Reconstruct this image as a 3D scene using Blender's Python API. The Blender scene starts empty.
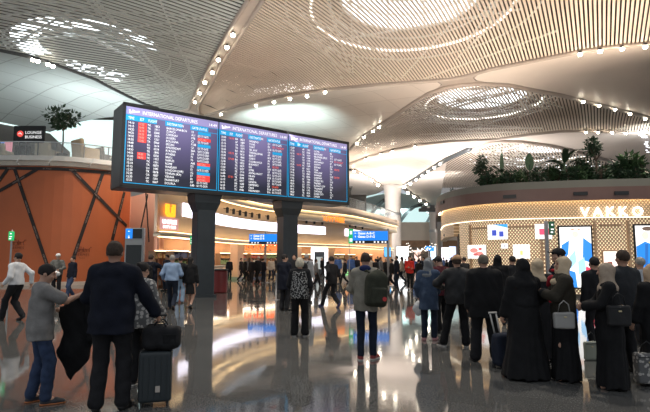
import bpy, math, random
import numpy as np
from mathutils import Vector, Matrix
from mathutils.geometry import delaunay_2d_cdt
random.seed(7)
PI = math.pi
SC = bpy.context.scene
COL = SC.collection
# ---------------------------------------------------------------- camera
FPX, CX, CY = 505.0, 325.0, 206.0
PITCH = math.atan(52.0 / FPX)
EYE = Vector((0, 0, 1.65))
cam_data = bpy.data.cameras.new('camera')
cam_data.sensor_width = 36.0
cam_data.lens = FPX / 650.0 * 36.0
cam_data.clip_start = 0.1; cam_data.clip_end = 600
cam = bpy.data.objects.new('camera', cam_data)
cam.location = EYE; cam.rotation_euler = (PI / 2 + PITCH, 0, 0)
COL.objects.link(cam); SC.camera = cam

def ray(px, py):
    a = (px - CX) / FPX; b = (CY - py) / FPX
    c, s = math.cos(PITCH), math.sin(PITCH)
    return Vector((a, c - s * b, s + c * b))
def at(px, py, Y):
    r = ray(px, py); return EYE + r * (Y / r.y)
def onz(px, py, z=0.0):
    r = ray(px, py); return EYE + r * ((z - EYE.z) / r.z)
def cor(px, py):
    r = ray(px, py); return CX + FPX * r.x / r.y
def plan(px, Y):
    p = at(px, 258, Y); return Vector((p.x, p.y))

# ---------------------------------------------------------------- materials
MATS = {}
def mat(name, col, rough=0.6, metal=0.0, emit=None, es=0.0, spec=0.5, noise=0.0, nscale=20.0, bump=0.0, bscale=60.0, alpha=1.0, trans=0.0):
    if name in MATS: return MATS[name]
    m = bpy.data.materials.new(name); m.use_nodes = True
    nt = m.node_tree; b = nt.nodes['Principled BSDF']
    c = (col[0], col[1], col[2], 1)
    b.inputs['Base Color'].default_value = c
    b.inputs['Roughness'].default_value = rough
    b.inputs['Metallic'].default_value = metal
    b.inputs['Specular IOR Level'].default_value = spec
    if trans: b.inputs['Transmission Weight'].default_value = trans
    if alpha < 1: b.inputs['Alpha'].default_value = alpha
    if emit is not None:
        b.inputs['Emission Color'].default_value = (emit[0], emit[1], emit[2], 1)
        b.inputs['Emission Strength'].default_value = es
    if noise or bump:
        tc = nt.nodes.new('ShaderNodeTexCoord')
    if noise:
        n = nt.nodes.new('ShaderNodeTexNoise'); n.inputs['Scale'].default_value = nscale; n.inputs['Detail'].default_value = 4
        nt.links.new(tc.outputs['Object'], n.inputs['Vector'])
        r = nt.nodes.new('ShaderNodeValToRGB')
        r.color_ramp.elements[0].position = 0.3; r.color_ramp.elements[1].position = 0.7
        r.color_ramp.elements[0].color = tuple(max(0, x * (1 - noise)) for x in col) + (1,)
        r.color_ramp.elements[1].color = tuple(min(1, x * (1 + noise)) for x in col) + (1,)
        nt.links.new(n.outputs['Fac'], r.inputs['Fac']); nt.links.new(r.outputs['Color'], b.inputs['Base Color'])
    if bump:
        n2 = nt.nodes.new('ShaderNodeTexNoise'); n2.inputs['Scale'].default_value = bscale
        nt.links.new(tc.outputs['Object'], n2.inputs['Vector'])
        bp = nt.nodes.new('ShaderNodeBump'); bp.inputs['Strength'].default_value = bump; bp.inputs['Distance'].default_value = 0.01
        nt.links.new(n2.outputs['Fac'], bp.inputs['Height']); nt.links.new(bp.outputs['Normal'], b.inputs['Normal'])
    MATS[name] = m
    return m
def cloth(name, col, noise=0.18, rough=0.85):
    return mat('cloth_' + name, col, rough, noise=noise, nscale=9, bump=0.5, bscale=45, spec=0.25)
def glow(name, col, s):
    return mat('glow_' + name, tuple(min(1, c) * 0.6 for c in col), 0.5, emit=col, es=s)

# ---------------------------------------------------------------- mesh builder
class MB:
    def __init__(self): self.v = []; self.f = []; self.mi = []; self.m = 0; self.uv = None
    def add(self, vs, fs):
        o = len(self.v); self.v += [tuple(p) for p in vs]
        for f in fs: self.f.append(tuple(i + o for i in f)); self.mi.append(self.m)
        return self
    def box(self, c, s, rz=0.0, R=None, bev=0.0):
        hx, hy, hz = s[0] / 2, s[1] / 2, s[2] / 2
        M = R if R is not None else Matrix.Rotation(rz, 3, 'Z')
        c = Vector(c)
        if bev <= 0:
            pts = [Vector((x, y, z)) for z in (-hz, hz) for y in (-hy, hy) for x in (-hx, hx)]
            fs = [(0, 2, 3, 1), (4, 5, 7, 6), (0, 1, 5, 4), (2, 6, 7, 3), (0, 4, 6, 2), (1, 3, 7, 5)]
            return self.add([c + M @ p for p in pts], fs)
        b = min(bev, hx * .9, hy * .9, hz * .9)
        # chamfered box: 24 verts
        pts = []; idx = {}
        for sx in (-1, 1):
            for sy in (-1, 1):
                for sz in (-1, 1):
                    for a in range(3):
                        p = [sx * (hx - b), sy * (hy - b), sz * (hz - b)]
                        p[a] = (sx * hx, sy * hy, sz * hz)[a]
                        idx[(sx, sy, sz, a)] = len(pts); pts.append(Vector(p))
        fs = []
        def q(keys, n):
            ids = [idx[k] for k in keys]
            P = [pts[i] for i in ids]
            nn = (P[1] - P[0]).cross(P[2] - P[0])
            if nn.dot(Vector(n)) < 0: ids.reverse()
            fs.append(tuple(ids))
        for a in range(3):
            o1, o2 = [i for i in range(3) if i != a]
            for s_ in (-1, 1):
                ks = []
                for (u, w) in ((-1, -1), (1, -1), (1, 1), (-1, 1)):
                    k = [0, 0, 0]; k[a] = s_; k[o1] = u; k[o2] = w; ks.append(tuple(k) + (a,))
                n = [0, 0, 0]; n[a] = s_; q(ks, n)
            for u in (-1, 1):       # edges along axis a
                for w in (-1, 1):
                    ks = []
                    for (s_, ax) in ((-1, o1), (1, o1), (1, o2), (-1, o2)):
                        k = [0, 0, 0]; k[a] = s_; k[o1] = u; k[o2] = w; ks.append(tuple(k) + (ax,))
                    n = [0, 0, 0]; n[o1] = u; n[o2] = w; q(ks, n)
        for sx in (-1, 1):
            for sy in (-1, 1):
                for sz in (-1, 1):
                    q([(sx, sy, sz, 0), (sx, sy, sz, 1), (sx, sy, sz, 2)], (sx, sy, sz))
        return self.add([c + M @ p for p in pts], fs)
    def tube(self, pts, r, n=8, cap=True):
        pts = [Vector(p) for p in pts]; k = len(pts)
        rs = r if isinstance(r, (list, tuple)) else [r] * k
        vs = []; up = Vector((0, 0, 1))
        for i, p in enumerate(pts):
            d = (pts[min(i + 1, k - 1)] - pts[max(i - 1, 0)]).normalized()
            a = up if abs(d.dot(up)) < 0.95 else Vector((1, 0, 0))
            x = d.cross(a).normalized(); y = x.cross(d)
            for j in range(n):
                t = 2 * PI * j / n; vs.append(p + (x * math.cos(t) + y * math.sin(t)) * rs[i])
        fs = []
        for i in range(k - 1):
            for j in range(n):
                j2 = (j + 1) % n; fs.append((i * n + j2, i * n + j, (i + 1) * n + j, (i + 1) * n + j2))
        if cap: fs.append(tuple(range(n))); fs.append(tuple(reversed(range((k - 1) * n, k * n))))
        return self.add(vs, fs)
    def lathe(self, prof, c=(0, 0, 0), n=20, cap=True):
        c = Vector(c); vs = []
        for r, z in prof:
            for j in range(n):
                t = 2 * PI * j / n; vs.append(c + Vector((r * math.cos(t), r * math.sin(t), z)))
        fs = []
        for i in range(len(prof) - 1):
            for j in range(n):
                j2 = (j + 1) % n; fs.append((i * n + j, i * n + j2, (i + 1) * n + j2, (i + 1) * n + j))
        if cap:
            fs.append(tuple(reversed(range(n)))); fs.append(tuple(range((len(prof) - 1) * n, len(prof) * n)))
        return self.add(vs, fs)
    def prism(self, poly, z0, z1):
        n = len(poly)
        vs = [(p[0], p[1], z0) for p in poly] + [(p[0], p[1], z1) for p in poly]
        fs = [tuple(reversed(range(n))), tuple(range(n, 2 * n))]
        for i in range(n):
            j = (i + 1) % n; fs.append((i, j, n + j, n + i))
        return self.add(vs, fs)
    def build(self, name, mats, parent=None, smooth=False, uvs=None):
        me = bpy.data.meshes.new(name); me.from_pydata(self.v, [], self.f); me.update()
        if not isinstance(mats, (list, tuple)): mats = [mats]
        for m in mats: me.materials.append(m)
        if len(mats) > 1:
            me.polygons.foreach_set('material_index', self.mi)
        if smooth: me.polygons.foreach_set('use_smooth', [True] * len(me.polygons))
        if uvs is not None:
            uvl = me.uv_layers.new(name='UVMap')
            for l in me.loops: uvl.data[l.index].uv = uvs[l.vertex_index]
        o = bpy.data.objects.new(name, me); COL.objects.link(o)
        if parent is not None: o.parent = parent
        return o
def tag(o, label=None, cat=None, group=None, kind=None):
    if label: o['label'] = label
    if cat: o['category'] = cat
    if group: o['group'] = group
    if kind: o['kind'] = kind
    return o
def thing(name, label, cat, loc=(0, 0, 0), rz=0.0, group=None):
    o = bpy.data.objects.new(name, None); COL.objects.link(o)
    o.empty_display_size = 0.1
    o.location = loc; o.rotation_euler = (0, 0, rz)
    return tag(o, label, cat, group)
def structure(o): o['kind'] = 'structure'; return o
def dup(root, loc=None, rz=None, label=None, group=None):
    def rec(o, par):
        c = o.copy(); COL.objects.link(c)
        if par is not None: c.parent = par
        for ch in KIDS.get(o.name, []): rec(ch, c)
        return c
    KIDS = {}
    stack = [root]
    while stack:
        o = stack.pop(); ks = list(o.children); KIDS[o.name] = ks; stack += ks
    r = rec(root, None)
    if loc is not None: r.location = loc
    if rz is not None: r.rotation_euler = (0, 0, rz)
    if label: r['label'] = label
    if group: r['group'] = group
    return r
def text_mesh(s, size, name='lettering', m=None, parent=None, align='LEFT', extrude=0.0, space=1.0, line=1.0, M=None, bold=0.0):
    cu = bpy.data.curves.new('t', 'FONT'); cu.body = s; cu.size = size; cu.align_x = align
    cu.extrude = extrude; cu.space_character = space; cu.space_line = line; cu.resolution_u = 2; cu.offset = bold
    tmp = bpy.data.objects.new('t', cu); COL.objects.link(tmp)
    dg = bpy.context.evaluated_depsgraph_get()
    me = bpy.data.meshes.new_from_object(tmp.evaluated_get(dg))
    bpy.data.objects.remove(tmp); bpy.data.curves.remove(cu)
    if M is not None: me.transform(M)
    me.materials.clear(); me.materials.append(m); me.name = name
    o = bpy.data.objects.new(name, me); COL.objects.link(o)
    if parent is not None: o.parent = parent
    return o
def basis(origin, x, y, z):
    M = Matrix.Identity(4)
    for i, a in enumerate((x, y, z)):
        a = Vector(a)
        for j in range(3): M[j][i] = a[j]
    for j in range(3): M[j][3] = origin[j]
    return M
# ================================================================ MATERIALS OF THE HALL
M_slatB = mat('warm_metal_slat', (0.66, 0.55, 0.46), 0.5, noise=0.05, nscale=0.6)
M_slatA = mat('grey_metal_slat', (0.56, 0.58, 0.55), 0.4, noise=0.05, nscale=0.6)
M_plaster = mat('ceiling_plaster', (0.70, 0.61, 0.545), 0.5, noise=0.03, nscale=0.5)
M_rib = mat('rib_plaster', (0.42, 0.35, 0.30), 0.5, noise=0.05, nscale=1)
M_deck = mat('roof_deck_dark', (0.075, 0.06, 0.05), 0.8, noise=0.2, nscale=1)
M_steel = mat('white_steel', (0.8, 0.8, 0.78), 0.5)
M_black = mat('black_paint', (0.012, 0.013, 0.014), 0.45)
M_darkgrey = mat('dark_grey_metal', (0.05, 0.055, 0.06), 0.45, noise=0.1, nscale=3)
M_grey = mat('grey_metal', (0.32, 0.32, 0.32), 0.35, 0.6)
G_sky = glow('skylight', (0.88, 0.96, 1.0), 3.0)
G_led_glint = glow('led', (1.0, 0.95, 0.85), 4.0)
G_glintcool = glow('ledcool', (0.9, 0.93, 1.0), 3.0)
G_spot = glow('spotlight', (1.0, 0.9, 0.72), 30.0)

def seam_mat(name, col, line, s=1.6):
    m = bpy.data.materials.new(name); m.use_nodes = True; nt = m.node_tree; b = nt.nodes['Principled BSDF']
    tc = nt.nodes.new('ShaderNodeTexCoord'); mp = nt.nodes.new('ShaderNodeMapping')
    mp.inputs['Rotation'].default_value = (0, 0, math.radians(40)); nt.links.new(tc.outputs['Object'], mp.inputs['Vector'])
    br = nt.nodes.new('ShaderNodeTexBrick'); br.offset = 0.0
    br.inputs['Color1'].default_value = col + (1,); br.inputs['Color2'].default_value = tuple(c * .93 for c in col) + (1,)
    br.inputs['Mortar'].default_value = line + (1,); br.inputs['Scale'].default_value = 1.0
    br.inputs['Mortar Size'].default_value = 0.045; br.inputs['Brick Width'].default_value = s * 1.5; br.inputs['Row Height'].default_value = s
    nt.links.new(mp.outputs['Vector'], br.inputs['Vector']); nt.links.new(br.outputs['Color'], b.inputs['Base Color'])
    b.inputs['Roughness'].default_value = 0.42
    return m
M_vaultF = seam_mat('grey_vault_panels', (0.46, 0.50, 0.50), (0.24, 0.26, 0.26), 2.2)
M_plasterC = seam_mat('plaster_panels', (0.70, 0.61, 0.54), (0.55, 0.47, 0.41), 2.4)

# floor ----------------------------------------------------------------
def floor_mat():
    m = bpy.data.materials.new('polished_granite_tiles'); m.use_nodes = True; nt = m.node_tree; b = nt.nodes['Principled BSDF']
    L = nt.links.new; N = nt.nodes.new
    tc = N('ShaderNodeTexCoord'); mp = N('ShaderNodeMapping'); mp.inputs['Rotation'].default_value = (0, 0, math.radians(28.6))
    L(tc.outputs['Object'], mp.inputs['Vector'])
    br = N('ShaderNodeTexBrick'); br.offset = 0.5; br.inputs['Scale'].default_value = 1.0
    br.inputs['Color1'].default_value = (0.33, 0.33, 0.33, 1); br.inputs['Color2'].default_value = (0.75, 0.75, 0.75, 1)
    br.inputs['Mortar'].default_value = (0.1, 0.1, 0.1, 1)
    br.inputs['Mortar Size'].default_value = 0.006; br.inputs['Brick Width'].default_value = 1.2; br.inputs['Row Height'].default_value = 0.6
    L(mp.outputs['Vector'], br.inputs['Vector'])
    sp = N('ShaderNodeTexNoise'); sp.inputs['Scale'].default_value = 55; sp.inputs['Detail'].default_value = 6
    L(tc.outputs['Object'], sp.inputs['Vector'])
    big = N('ShaderNodeTexNoise'); big.inputs['Scale'].default_value = 0.35; big.inputs['Detail'].default_value = 3
    L(tc.outputs['Object'], big.inputs['Vector'])
    r = N('ShaderNodeValToRGB'); r.color_ramp.elements[0].position = 0.35; r.color_ramp.elements[1].position = 0.65
    r.color_ramp.elements[0].color = (0.095, 0.097, 0.092, 1); r.color_ramp.elements[1].color = (0.21, 0.205, 0.195, 1)
    L(sp.outputs['Fac'], r.inputs['Fac'])
    mx = N('ShaderNodeMix'); mx.data_type = 'RGBA'; mx.blend_type = 'MULTIPLY'; mx.inputs[0].default_value = 0.45
    L(r.outputs['Color'], mx.inputs[6]); L(br.outputs['Color'], mx.inputs[7])
    L(mx.outputs[2], b.inputs['Base Color'])
    mr = N('ShaderNodeMapRange'); mr.inputs[1].default_value = 0.3; mr.inputs[2].default_value = 0.8
    mr.inputs[3].default_value = 0.035; mr.inputs[4].default_value = 0.085
    L(br.outputs['Color'], mr.inputs[0]); L(mr.outputs[0], b.inputs['Roughness'])
    bp = N('ShaderNodeBump'); bp.inputs['Strength'].default_value = 0.012; bp.inputs['Distance'].default_value = 0.05
    wv = N('ShaderNodeTexNoise'); wv.inputs['Scale'].default_value = 3.0; wv.inputs['Detail'].default_value = 1
    L(tc.outputs['Object'], wv.inputs['Vector'])
    L(wv.outputs['Fac'], bp.inputs['Height']); L(bp.outputs['Normal'], b.inputs['Normal'])
    b.inputs['IOR'].default_value = 1.75
    return m
fl = MB(); fl.add([(-90, -15, 0), (110, -15, 0), (110, 200, 0), (-90, 200, 0)], [(0, 1, 2, 3)])
structure(fl.build('floor', floor_mat()))

# ================================================================ CEILING
ZC = 14.0
def inside(poly, x, y):
    r = False; n = len(poly); j = n - 1
    for i in range(n):
        xi, yi = poly[i]; xj, yj = poly[j]
        if (yi > y) != (yj > y) and x < (xj - xi) * (y - yi) / (yj - yi) + xi: r = not r
        j = i
    return r
def densify(pts, n=3, closed=True):
    out = []; k = len(pts)
    for i in range(k if closed else k - 1):
        p0, p1 = Vector(pts[i]), Vector(pts[(i + 1) % k])
        for t in range(n): out.append(p0.lerp(p1, t / n))
    if not closed: out.append(Vector(pts[-1]))
    return out
def world_poly(px, z=ZC): return [onz(p[0], p[1], z).xy for p in densify([Vector(q) for q in px], 3)]
class Bulge:
    def __init__(self, poly, amp, D):
        P = np.array([(p.x, p.y) for p in poly]); self.a = P; self.b = np.roll(P, -1, 0); self.amp = amp; self.D = D
    def dist(self, Q):
        Q = np.asarray(Q, dtype=float).reshape(-1, 2)
        ab = self.b - self.a; L = (ab ** 2).sum(1) + 1e-9
        ap = Q[:, None, :] - self.a[None]
        t = np.clip((ap * ab[None]).sum(2) / L[None], 0, 1)
        d = np.linalg.norm(ap - t[..., None] * ab[None], axis=2)
        return d.min(1)
    def z(self, Q, z0=ZC):
        t = np.clip(self.dist(Q) / self.D, 0, 1)
        return z0 + self.amp * (1 - (1 - t) ** 2)
def shell(name, px, amp, D, m, step=2.0, z0=ZC, poly=None):
    poly = poly or world_poly(px, z0)
    B = Bulge(poly, amp, D)
    pts = [Vector((p.x, p.y)) for p in poly]; nb = len(pts)
    pl = [(p.x, p.y) for p in poly]
    xs = [p[0] for p in pl]; ys = [p[1] for p in pl]
    cand = []
    y = min(ys)
    while y < max(ys):
        x = min(xs)
        while x < max(xs):
            if inside(pl, x, y): cand.append((x, y))
            x += step
        y += step
    if cand:
        d = B.dist(cand)
        pts += [Vector(c) for c, dd in zip(cand, d) if dd > step * 0.35]
    edges = [(i, (i + 1) % nb) for i in range(nb)]
    v, e, f, *_ = delaunay_2d_cdt(pts, edges, [], 1, 1e-4)
    z = B.z([(p.x, p.y) for p in v], z0)
    mb = MB(); mb.add([(p.x, p.y, zz) for p, zz in zip(v, z)], [tuple(reversed(q)) for q in f])
    return structure(mb.build(name, m, smooth=True))
def slats(name, px, amp, D, vpx, pitch, width, depth, m, seg=2.2, z0=ZC):
    poly = world_poly(px, z0); B = Bulge(poly, amp, D); pl = [(p.x, p.y) for p in poly]
    d = Vector(((vpx - CX) / FPX, 1.0)).normalized(); d = Vector((ray(vpx, 258).x, ray(vpx, 258).y)).normalized()
    n = Vector((d.y, -d.x))
    s0 = min(n.dot(Vector(p)) for p in pl); s1 = max(n.dot(Vector(p)) for p in pl)
    mb = MB(); s = s0 + pitch / 2
    N = len(pl)
    while s < s1:
        ts = []
        for i in range(N):
            a, b = Vector(pl[i]), Vector(pl[(i + 1) % N])
            da, db = n.dot(a) - s, n.dot(b) - s
            if (da > 0) != (db > 0):
                q = a.lerp(b, da / (da - db)); ts.append(d.dot(q))
        ts.sort()
        for k in range(0, len(ts) - 1, 2):
            t0, t1 = ts[k], ts[k + 1]
            if t1 - t0 < 0.1: continue
            c = max(1, int((t1 - t0) / seg))
            Q = [n * s + d * (t0 + (t1 - t0) * i / c) for i in range(c + 1)]
            Z = B.z([(q.x, q.y) for q in Q], z0)
            vs = []; fs = []
            for q, z in zip(Q, Z):
                for (o, h) in ((-width / 2, 0), (width / 2, 0), (width / 2, depth), (-width / 2, depth)):
                    vs.append((q.x + n.x * o, q.y + n.y * o, z + h))
            for i in range(c):
                for j in range(4):
                    j2 = (j + 1) % 4; fs.append((i * 4 + j, i * 4 + j2, i * 4 + 4 + j2, i * 4 + 4 + j))
            mb.add(vs, fs)
        s += pitch
    return structure(mb.build(name, m)), B

pA = [(-140, -90), (310, -90), (248, 0), (226, 35), (204, 76), (192, 100), (189, 109), (180, 111.5), (158, 108), (145, 104), (128, 96), (110, 87), (95, 79), (75, 71.5), (55, 64), (37, 58), (0, 50), (-60, 37), (-140, 22)]
pB = [(325, -90), (780, -90), (780, 27), (720, 34), (650, 43), (622, 45.5), (600, 48), (575, 52), (550, 57), (530, 61), (490, 69), (478, 72.5), (465, 76), (450, 79), (432, 80.5), (410, 82), (380, 84), (352, 86.5), (325, 89.5), (300, 93), (270, 98), (240, 105), (215, 112.5), (204, 115.5), (199, 113), (198, 106), (208, 90), (222, 64), (243, 32), (263, 0)]
pD = [(350, 149), (362, 137), (378, 126), (395, 115), (415, 101.5), (430, 92.5), (445, 87), (460, 84.5), (480, 83.5), (510, 85), (540, 91), (560, 94.5), (600, 104.5), (625, 111), (650, 117.5), (700, 130), (760, 141), (760, 146), (700, 137), (650, 133), (600, 131), (585, 130.5), (560, 131), (530, 134), (510, 137), (498, 139), (490, 139.5), (450, 141), (420, 144), (395, 149), (370, 156), (350, 163.5), (300, 178), (290, 180)]
pD2 = [(447, 160), (470, 150), (490, 142.5), (500, 141), (520, 141), (550, 145), (580, 152), (620, 164), (650, 173), (700, 184), (760, 192), (760, 199), (440, 199)]
slats('ceiling', pA, .7, 14, 1150, 0.34, 0.19, 0.03, M_slatA, 1.2)
slats('ceiling', pB, .8, 14, 600, 0.21, 0.125, 0.05, M_slatB, 1.2)
slats('ceiling', pD, .8, 14, 600, 0.24, 0.14, 0.05, M_slatB, 1.5)
slats('ceiling', pD2, .6, 14, 600, 0.34, 0.17, 0.04, M_slatB)
pC = [(150, 110), (160, 109.5), (180, 112.5), (189, 110), (204, 116.5), (215, 113.5), (240, 106), (270, 99), (300, 94), (325, 90.5), (352, 87.5), (380, 85), (410, 83), (430, 82), (438, 82.5), (441, 84.5), (438, 88), (428, 92.5), (413, 101.5), (393, 115), (376, 126), (360, 137), (348, 149), (335, 162), (290, 178), (250, 165), (180, 130)]
shell('ceiling', pC, 1.0, 10, M_plasterC)
pE = [(474, 78), (478, 75), (490, 70.5), (530, 62.5), (550, 58.5), (575, 53.5), (600, 49.5), (622, 47), (650, 44.5), (720, 35.5), (790, 27), (790, 146), (760, 139), (700, 128), (650, 116), (625, 109.5), (600, 103), (560, 93), (540, 89.5), (510, 83.5), (485, 82), (477, 80.5)]
shell('ceiling', pE, 0.9, 10, M_plaster)
pNode = [(432, 80.5), (450, 79), (465, 76), (478, 72.5), (480, 74), (473, 78), (476, 81), (486, 82.7), (480, 83.5), (460, 84.5), (445, 87), (430, 92.5), (442, 84.5), (438, 82)]
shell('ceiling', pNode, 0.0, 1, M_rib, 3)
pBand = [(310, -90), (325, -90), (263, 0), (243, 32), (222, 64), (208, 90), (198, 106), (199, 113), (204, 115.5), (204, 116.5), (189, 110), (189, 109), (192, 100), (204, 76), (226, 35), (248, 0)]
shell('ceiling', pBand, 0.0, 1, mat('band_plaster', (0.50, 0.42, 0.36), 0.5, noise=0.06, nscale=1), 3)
pG = [(340, 168), (350, 164), (370, 157), (395, 150), (420, 145), (450, 142), (488, 140.5), (470, 148), (447, 158.5), (425, 172), (402, 186.5), (393, 189), (385, 188), (370, 178), (353, 169)]
shell('ceiling', pG, 0.8, 12, M_plasterC, 4)
pG2 = [(503, 139.5), (512, 137.5), (530, 134.5), (560, 131.5), (585, 131), (600, 131.5), (650, 133.5), (700, 137.5), (760, 147), (760, 191), (700, 183), (650, 172), (620, 163), (580, 151), (550, 144), (520, 140.5)]
shell('ceiling', pG2, 0.8, 10, M_plaster, 4)
pH = [(403, 187.5), (425, 173), (447, 160), (440, 199), (470, 201), (470, 212), (440, 209), (430, 204.5), (412, 194)]
shell('ceiling', pH, 0.6, 12, M_plaster, 5)
pJ = [(300, 178), (340, 169), (352, 171), (370, 180), (385, 189.5), (376, 194), (362, 197), (350, 203), (330, 204), (290, 190)]
shell('ceiling', pJ, 0.6, 12, M_plaster, 5)
pF = [(-140, 24), (-60, 39), (0, 51.5), (37, 59.5), (55, 65.5), (75, 73), (95, 80.5), (110, 88.5), (128, 97.5), (145, 105.5), (158, 109.5), (180, 112), (180, 115), (120, 116), (98, 118.5), (80, 122), (62, 128), (50, 132), (20, 126), (-20, 118), (-140, 105)]
shell('ceiling', pF, 1.0, 12, M_vaultF)
pK = [(-140, 108), (-20, 120), (20, 127.5), (50, 133.5), (58, 141), (70, 152), (70, 164), (-140, 150)]
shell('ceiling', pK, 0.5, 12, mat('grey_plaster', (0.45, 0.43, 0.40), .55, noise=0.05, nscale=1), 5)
pN2 = [(488, 140.5), (498, 139.2), (510, 137.2), (503, 139.8), (520, 141), (500, 141.4), (490, 142.8), (470, 150), (447, 160), (470, 148.5)]
shell('ceiling', pN2, 0.0, 1, M_rib, 4)
# far daylit vaults, seen beyond the big column
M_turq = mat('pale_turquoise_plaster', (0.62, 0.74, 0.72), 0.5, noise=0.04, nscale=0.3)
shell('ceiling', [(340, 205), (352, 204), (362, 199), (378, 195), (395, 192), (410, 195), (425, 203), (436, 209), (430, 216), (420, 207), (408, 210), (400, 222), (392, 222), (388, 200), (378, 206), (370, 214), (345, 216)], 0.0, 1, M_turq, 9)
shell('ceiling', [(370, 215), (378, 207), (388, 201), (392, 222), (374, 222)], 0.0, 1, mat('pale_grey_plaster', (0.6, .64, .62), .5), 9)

# ribs along the edges of the ceiling fields
def rib(px, r, name='trim_1', m=M_rib, z0=ZC - 0.02, closed=False):
    mb = MB(); pts = [onz(p[0], p[1], z0) for p in densify([Vector(q) for q in px], 4, closed)]
    mb.tube(pts, r, 6); return structure(mb.build(name, m, smooth=True))
rib(pB[2:18], 0.16, 'trim_1'); rib(pB[15:24], 0.14, 'trim_2'); rib(pB[23:], 0.13, 'trim_3')
rib(pA[2:8], 0.13, 'trim_4'); rib(pA[8:], 0.13, 'trim_5', M_darkgrey)
rib(pD[0:17], 0.20, 'trim_6'); rib(pD[17:33], 0.2, 'trim_7'); rib(pG[7:11], 0.35, 'trim_8', M_darkgrey); rib(pG[12:], 0.3, 'trim_9')
rib(pD2[1:11], 0.3, 'trim_10'); rib([(404, 188), (412, 194), (430, 204.5)], 0.35, 'trim_11')
rib([(372, 213), (378, 205), (386, 198.5)], 0.5, 'trim_12', M_darkgrey); rib([(400, 222), (407, 212), (414, 206), (421, 204)], 0.55, 'trim_13', M_darkgrey)
rib([(427, 222), (430, 217), (434, 213)], 0.5, 'trim_14', M_darkgrey)

# roof deck with round skylight drums above the slatted fields
ZD = 17.0
def ctr(px, Y): p = plan(px, Y); return (p.x, p.y)
DR = [(ctr(415, 28.5), 4.2, 5.9), (ctr(487, 46.8), 4.2, 5.3), (ctr(560, 68), 5.0, 7.0)]
AC = onz(92, 50, ZD); DRA = ((AC.x, AC.y), 5.2, 7.0)
def deck():
    rect = [Vector((-75, 8)), Vector((75, 8)), Vector((75, 110)), Vector((-9, 110)), Vector((-12, 56)), Vector((-75, 52))]
    pts = list(rect); edges = [(i, (i + 1) % 6) for i in range(6)]
    circ = [(c, r) for c, r, _ in DR] + [(DRA[0], DRA[1])]
    for (c, r) in circ:
        o = len(pts)
        for i in range(32):
            a = 2 * PI * i / 32; pts.append(Vector((c[0] + r * math.cos(a), c[1] + r * math.sin(a))))
            edges.append((o + i, o + (i + 1) % 32))
    v, e, f, *_ = delaunay_2d_cdt(pts, edges, [], 1, 1e-4)
    keep = []
    for q in f:
        cx = sum(v[i].x for i in q) / len(q); cy = sum(v[i].y for i in q) / len(q)
        if any((cx - c[0]) ** 2 + (cy - c[1]) ** 2 < (r * .995) ** 2 for c, r in circ): continue
        keep.append(tuple(reversed(q)))
    mb = MB(); mb.add([(p.x, p.y, ZD) for p in v], keep)
    structure(mb.build('ceiling', M_deck))
deck()
def drum(c, r, n, idx):
    g = MB(); fr = MB()
    N = 32
    vs = []; fs = []
    for z in (ZD, ZD + 2.0):
        for i in range(N):
            a = 2 * PI * i / N; vs.append((c[0] + r * math.cos(a), c[1] + r * math.sin(a), z))
    for i in range(N): fs.append((i, i + N, (i + 1) % N + N, (i + 1) % N))
    g.add(vs, fs)
    w = structure(g.build('window_%d' % idx, G_sky))
    cap = MB(); cap.lathe([(r, ZD + 2.0), (0.01, ZD + 2.6)], (c[0], c[1], 0), 32, False); structure(cap.build('ceiling', mat('drum_roof', (.045, .045, .045), .7)))
    for i in range(0, N, 3):
        a = 2 * PI * i / N; p = Vector((c[0] + (r - .08) * math.cos(a), c[1] + (r - .08) * math.sin(a), 0))
        fr.tube([p + Vector((0, 0, ZD)), p + Vector((0, 0, ZD + 2))], 0.09, 5)
    for z in (ZD, ZD + 1.0, ZD + 2.0):
        fr.tube([(c[0] + (r - .06) * math.cos(2 * PI * i / 48), c[1] + (r - .06) * math.sin(2 * PI * i / 48), z) for i in range(49)], 0.07, 5)
    f = fr.build('window_frame', M_steel); f.parent = w
for i, (c, r, R) in enumerate(DR): drum(c, r, 32, i + 1)
# field A: a ring of roof glass
def ringglass(c, r0, r1, z, a0, a1, m, name, n=40):
    mb = MB(); vs = []; fs = []
    for i in range(n + 1):
        a = a0 + (a1 - a0) * i / n
        for r in (r0, r1): vs.append((c[0] + r * math.cos(a), c[1] + r * math.sin(a), z))
    for i in range(n): fs.append((2 * i, 2 * i + 2, 2 * i + 3, 2 * i + 1))
    mb.add(vs, fs); return structure(mb.build(name, m))
w4 = ringglass(DRA[0], 3.5, 5.3, ZD + 0.05, PI * .93, 2.02 * PI, G_sky, 'window_4')
mb = MB(); mb.lathe([(5.4, ZD + .12), (0.01, ZD + .12)], (DRA[0][0], DRA[0][1], 0), 32, False); structure(mb.build('ceiling', mat('roof_grey', (0.12, 0.13, 0.125), .6)))
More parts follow.
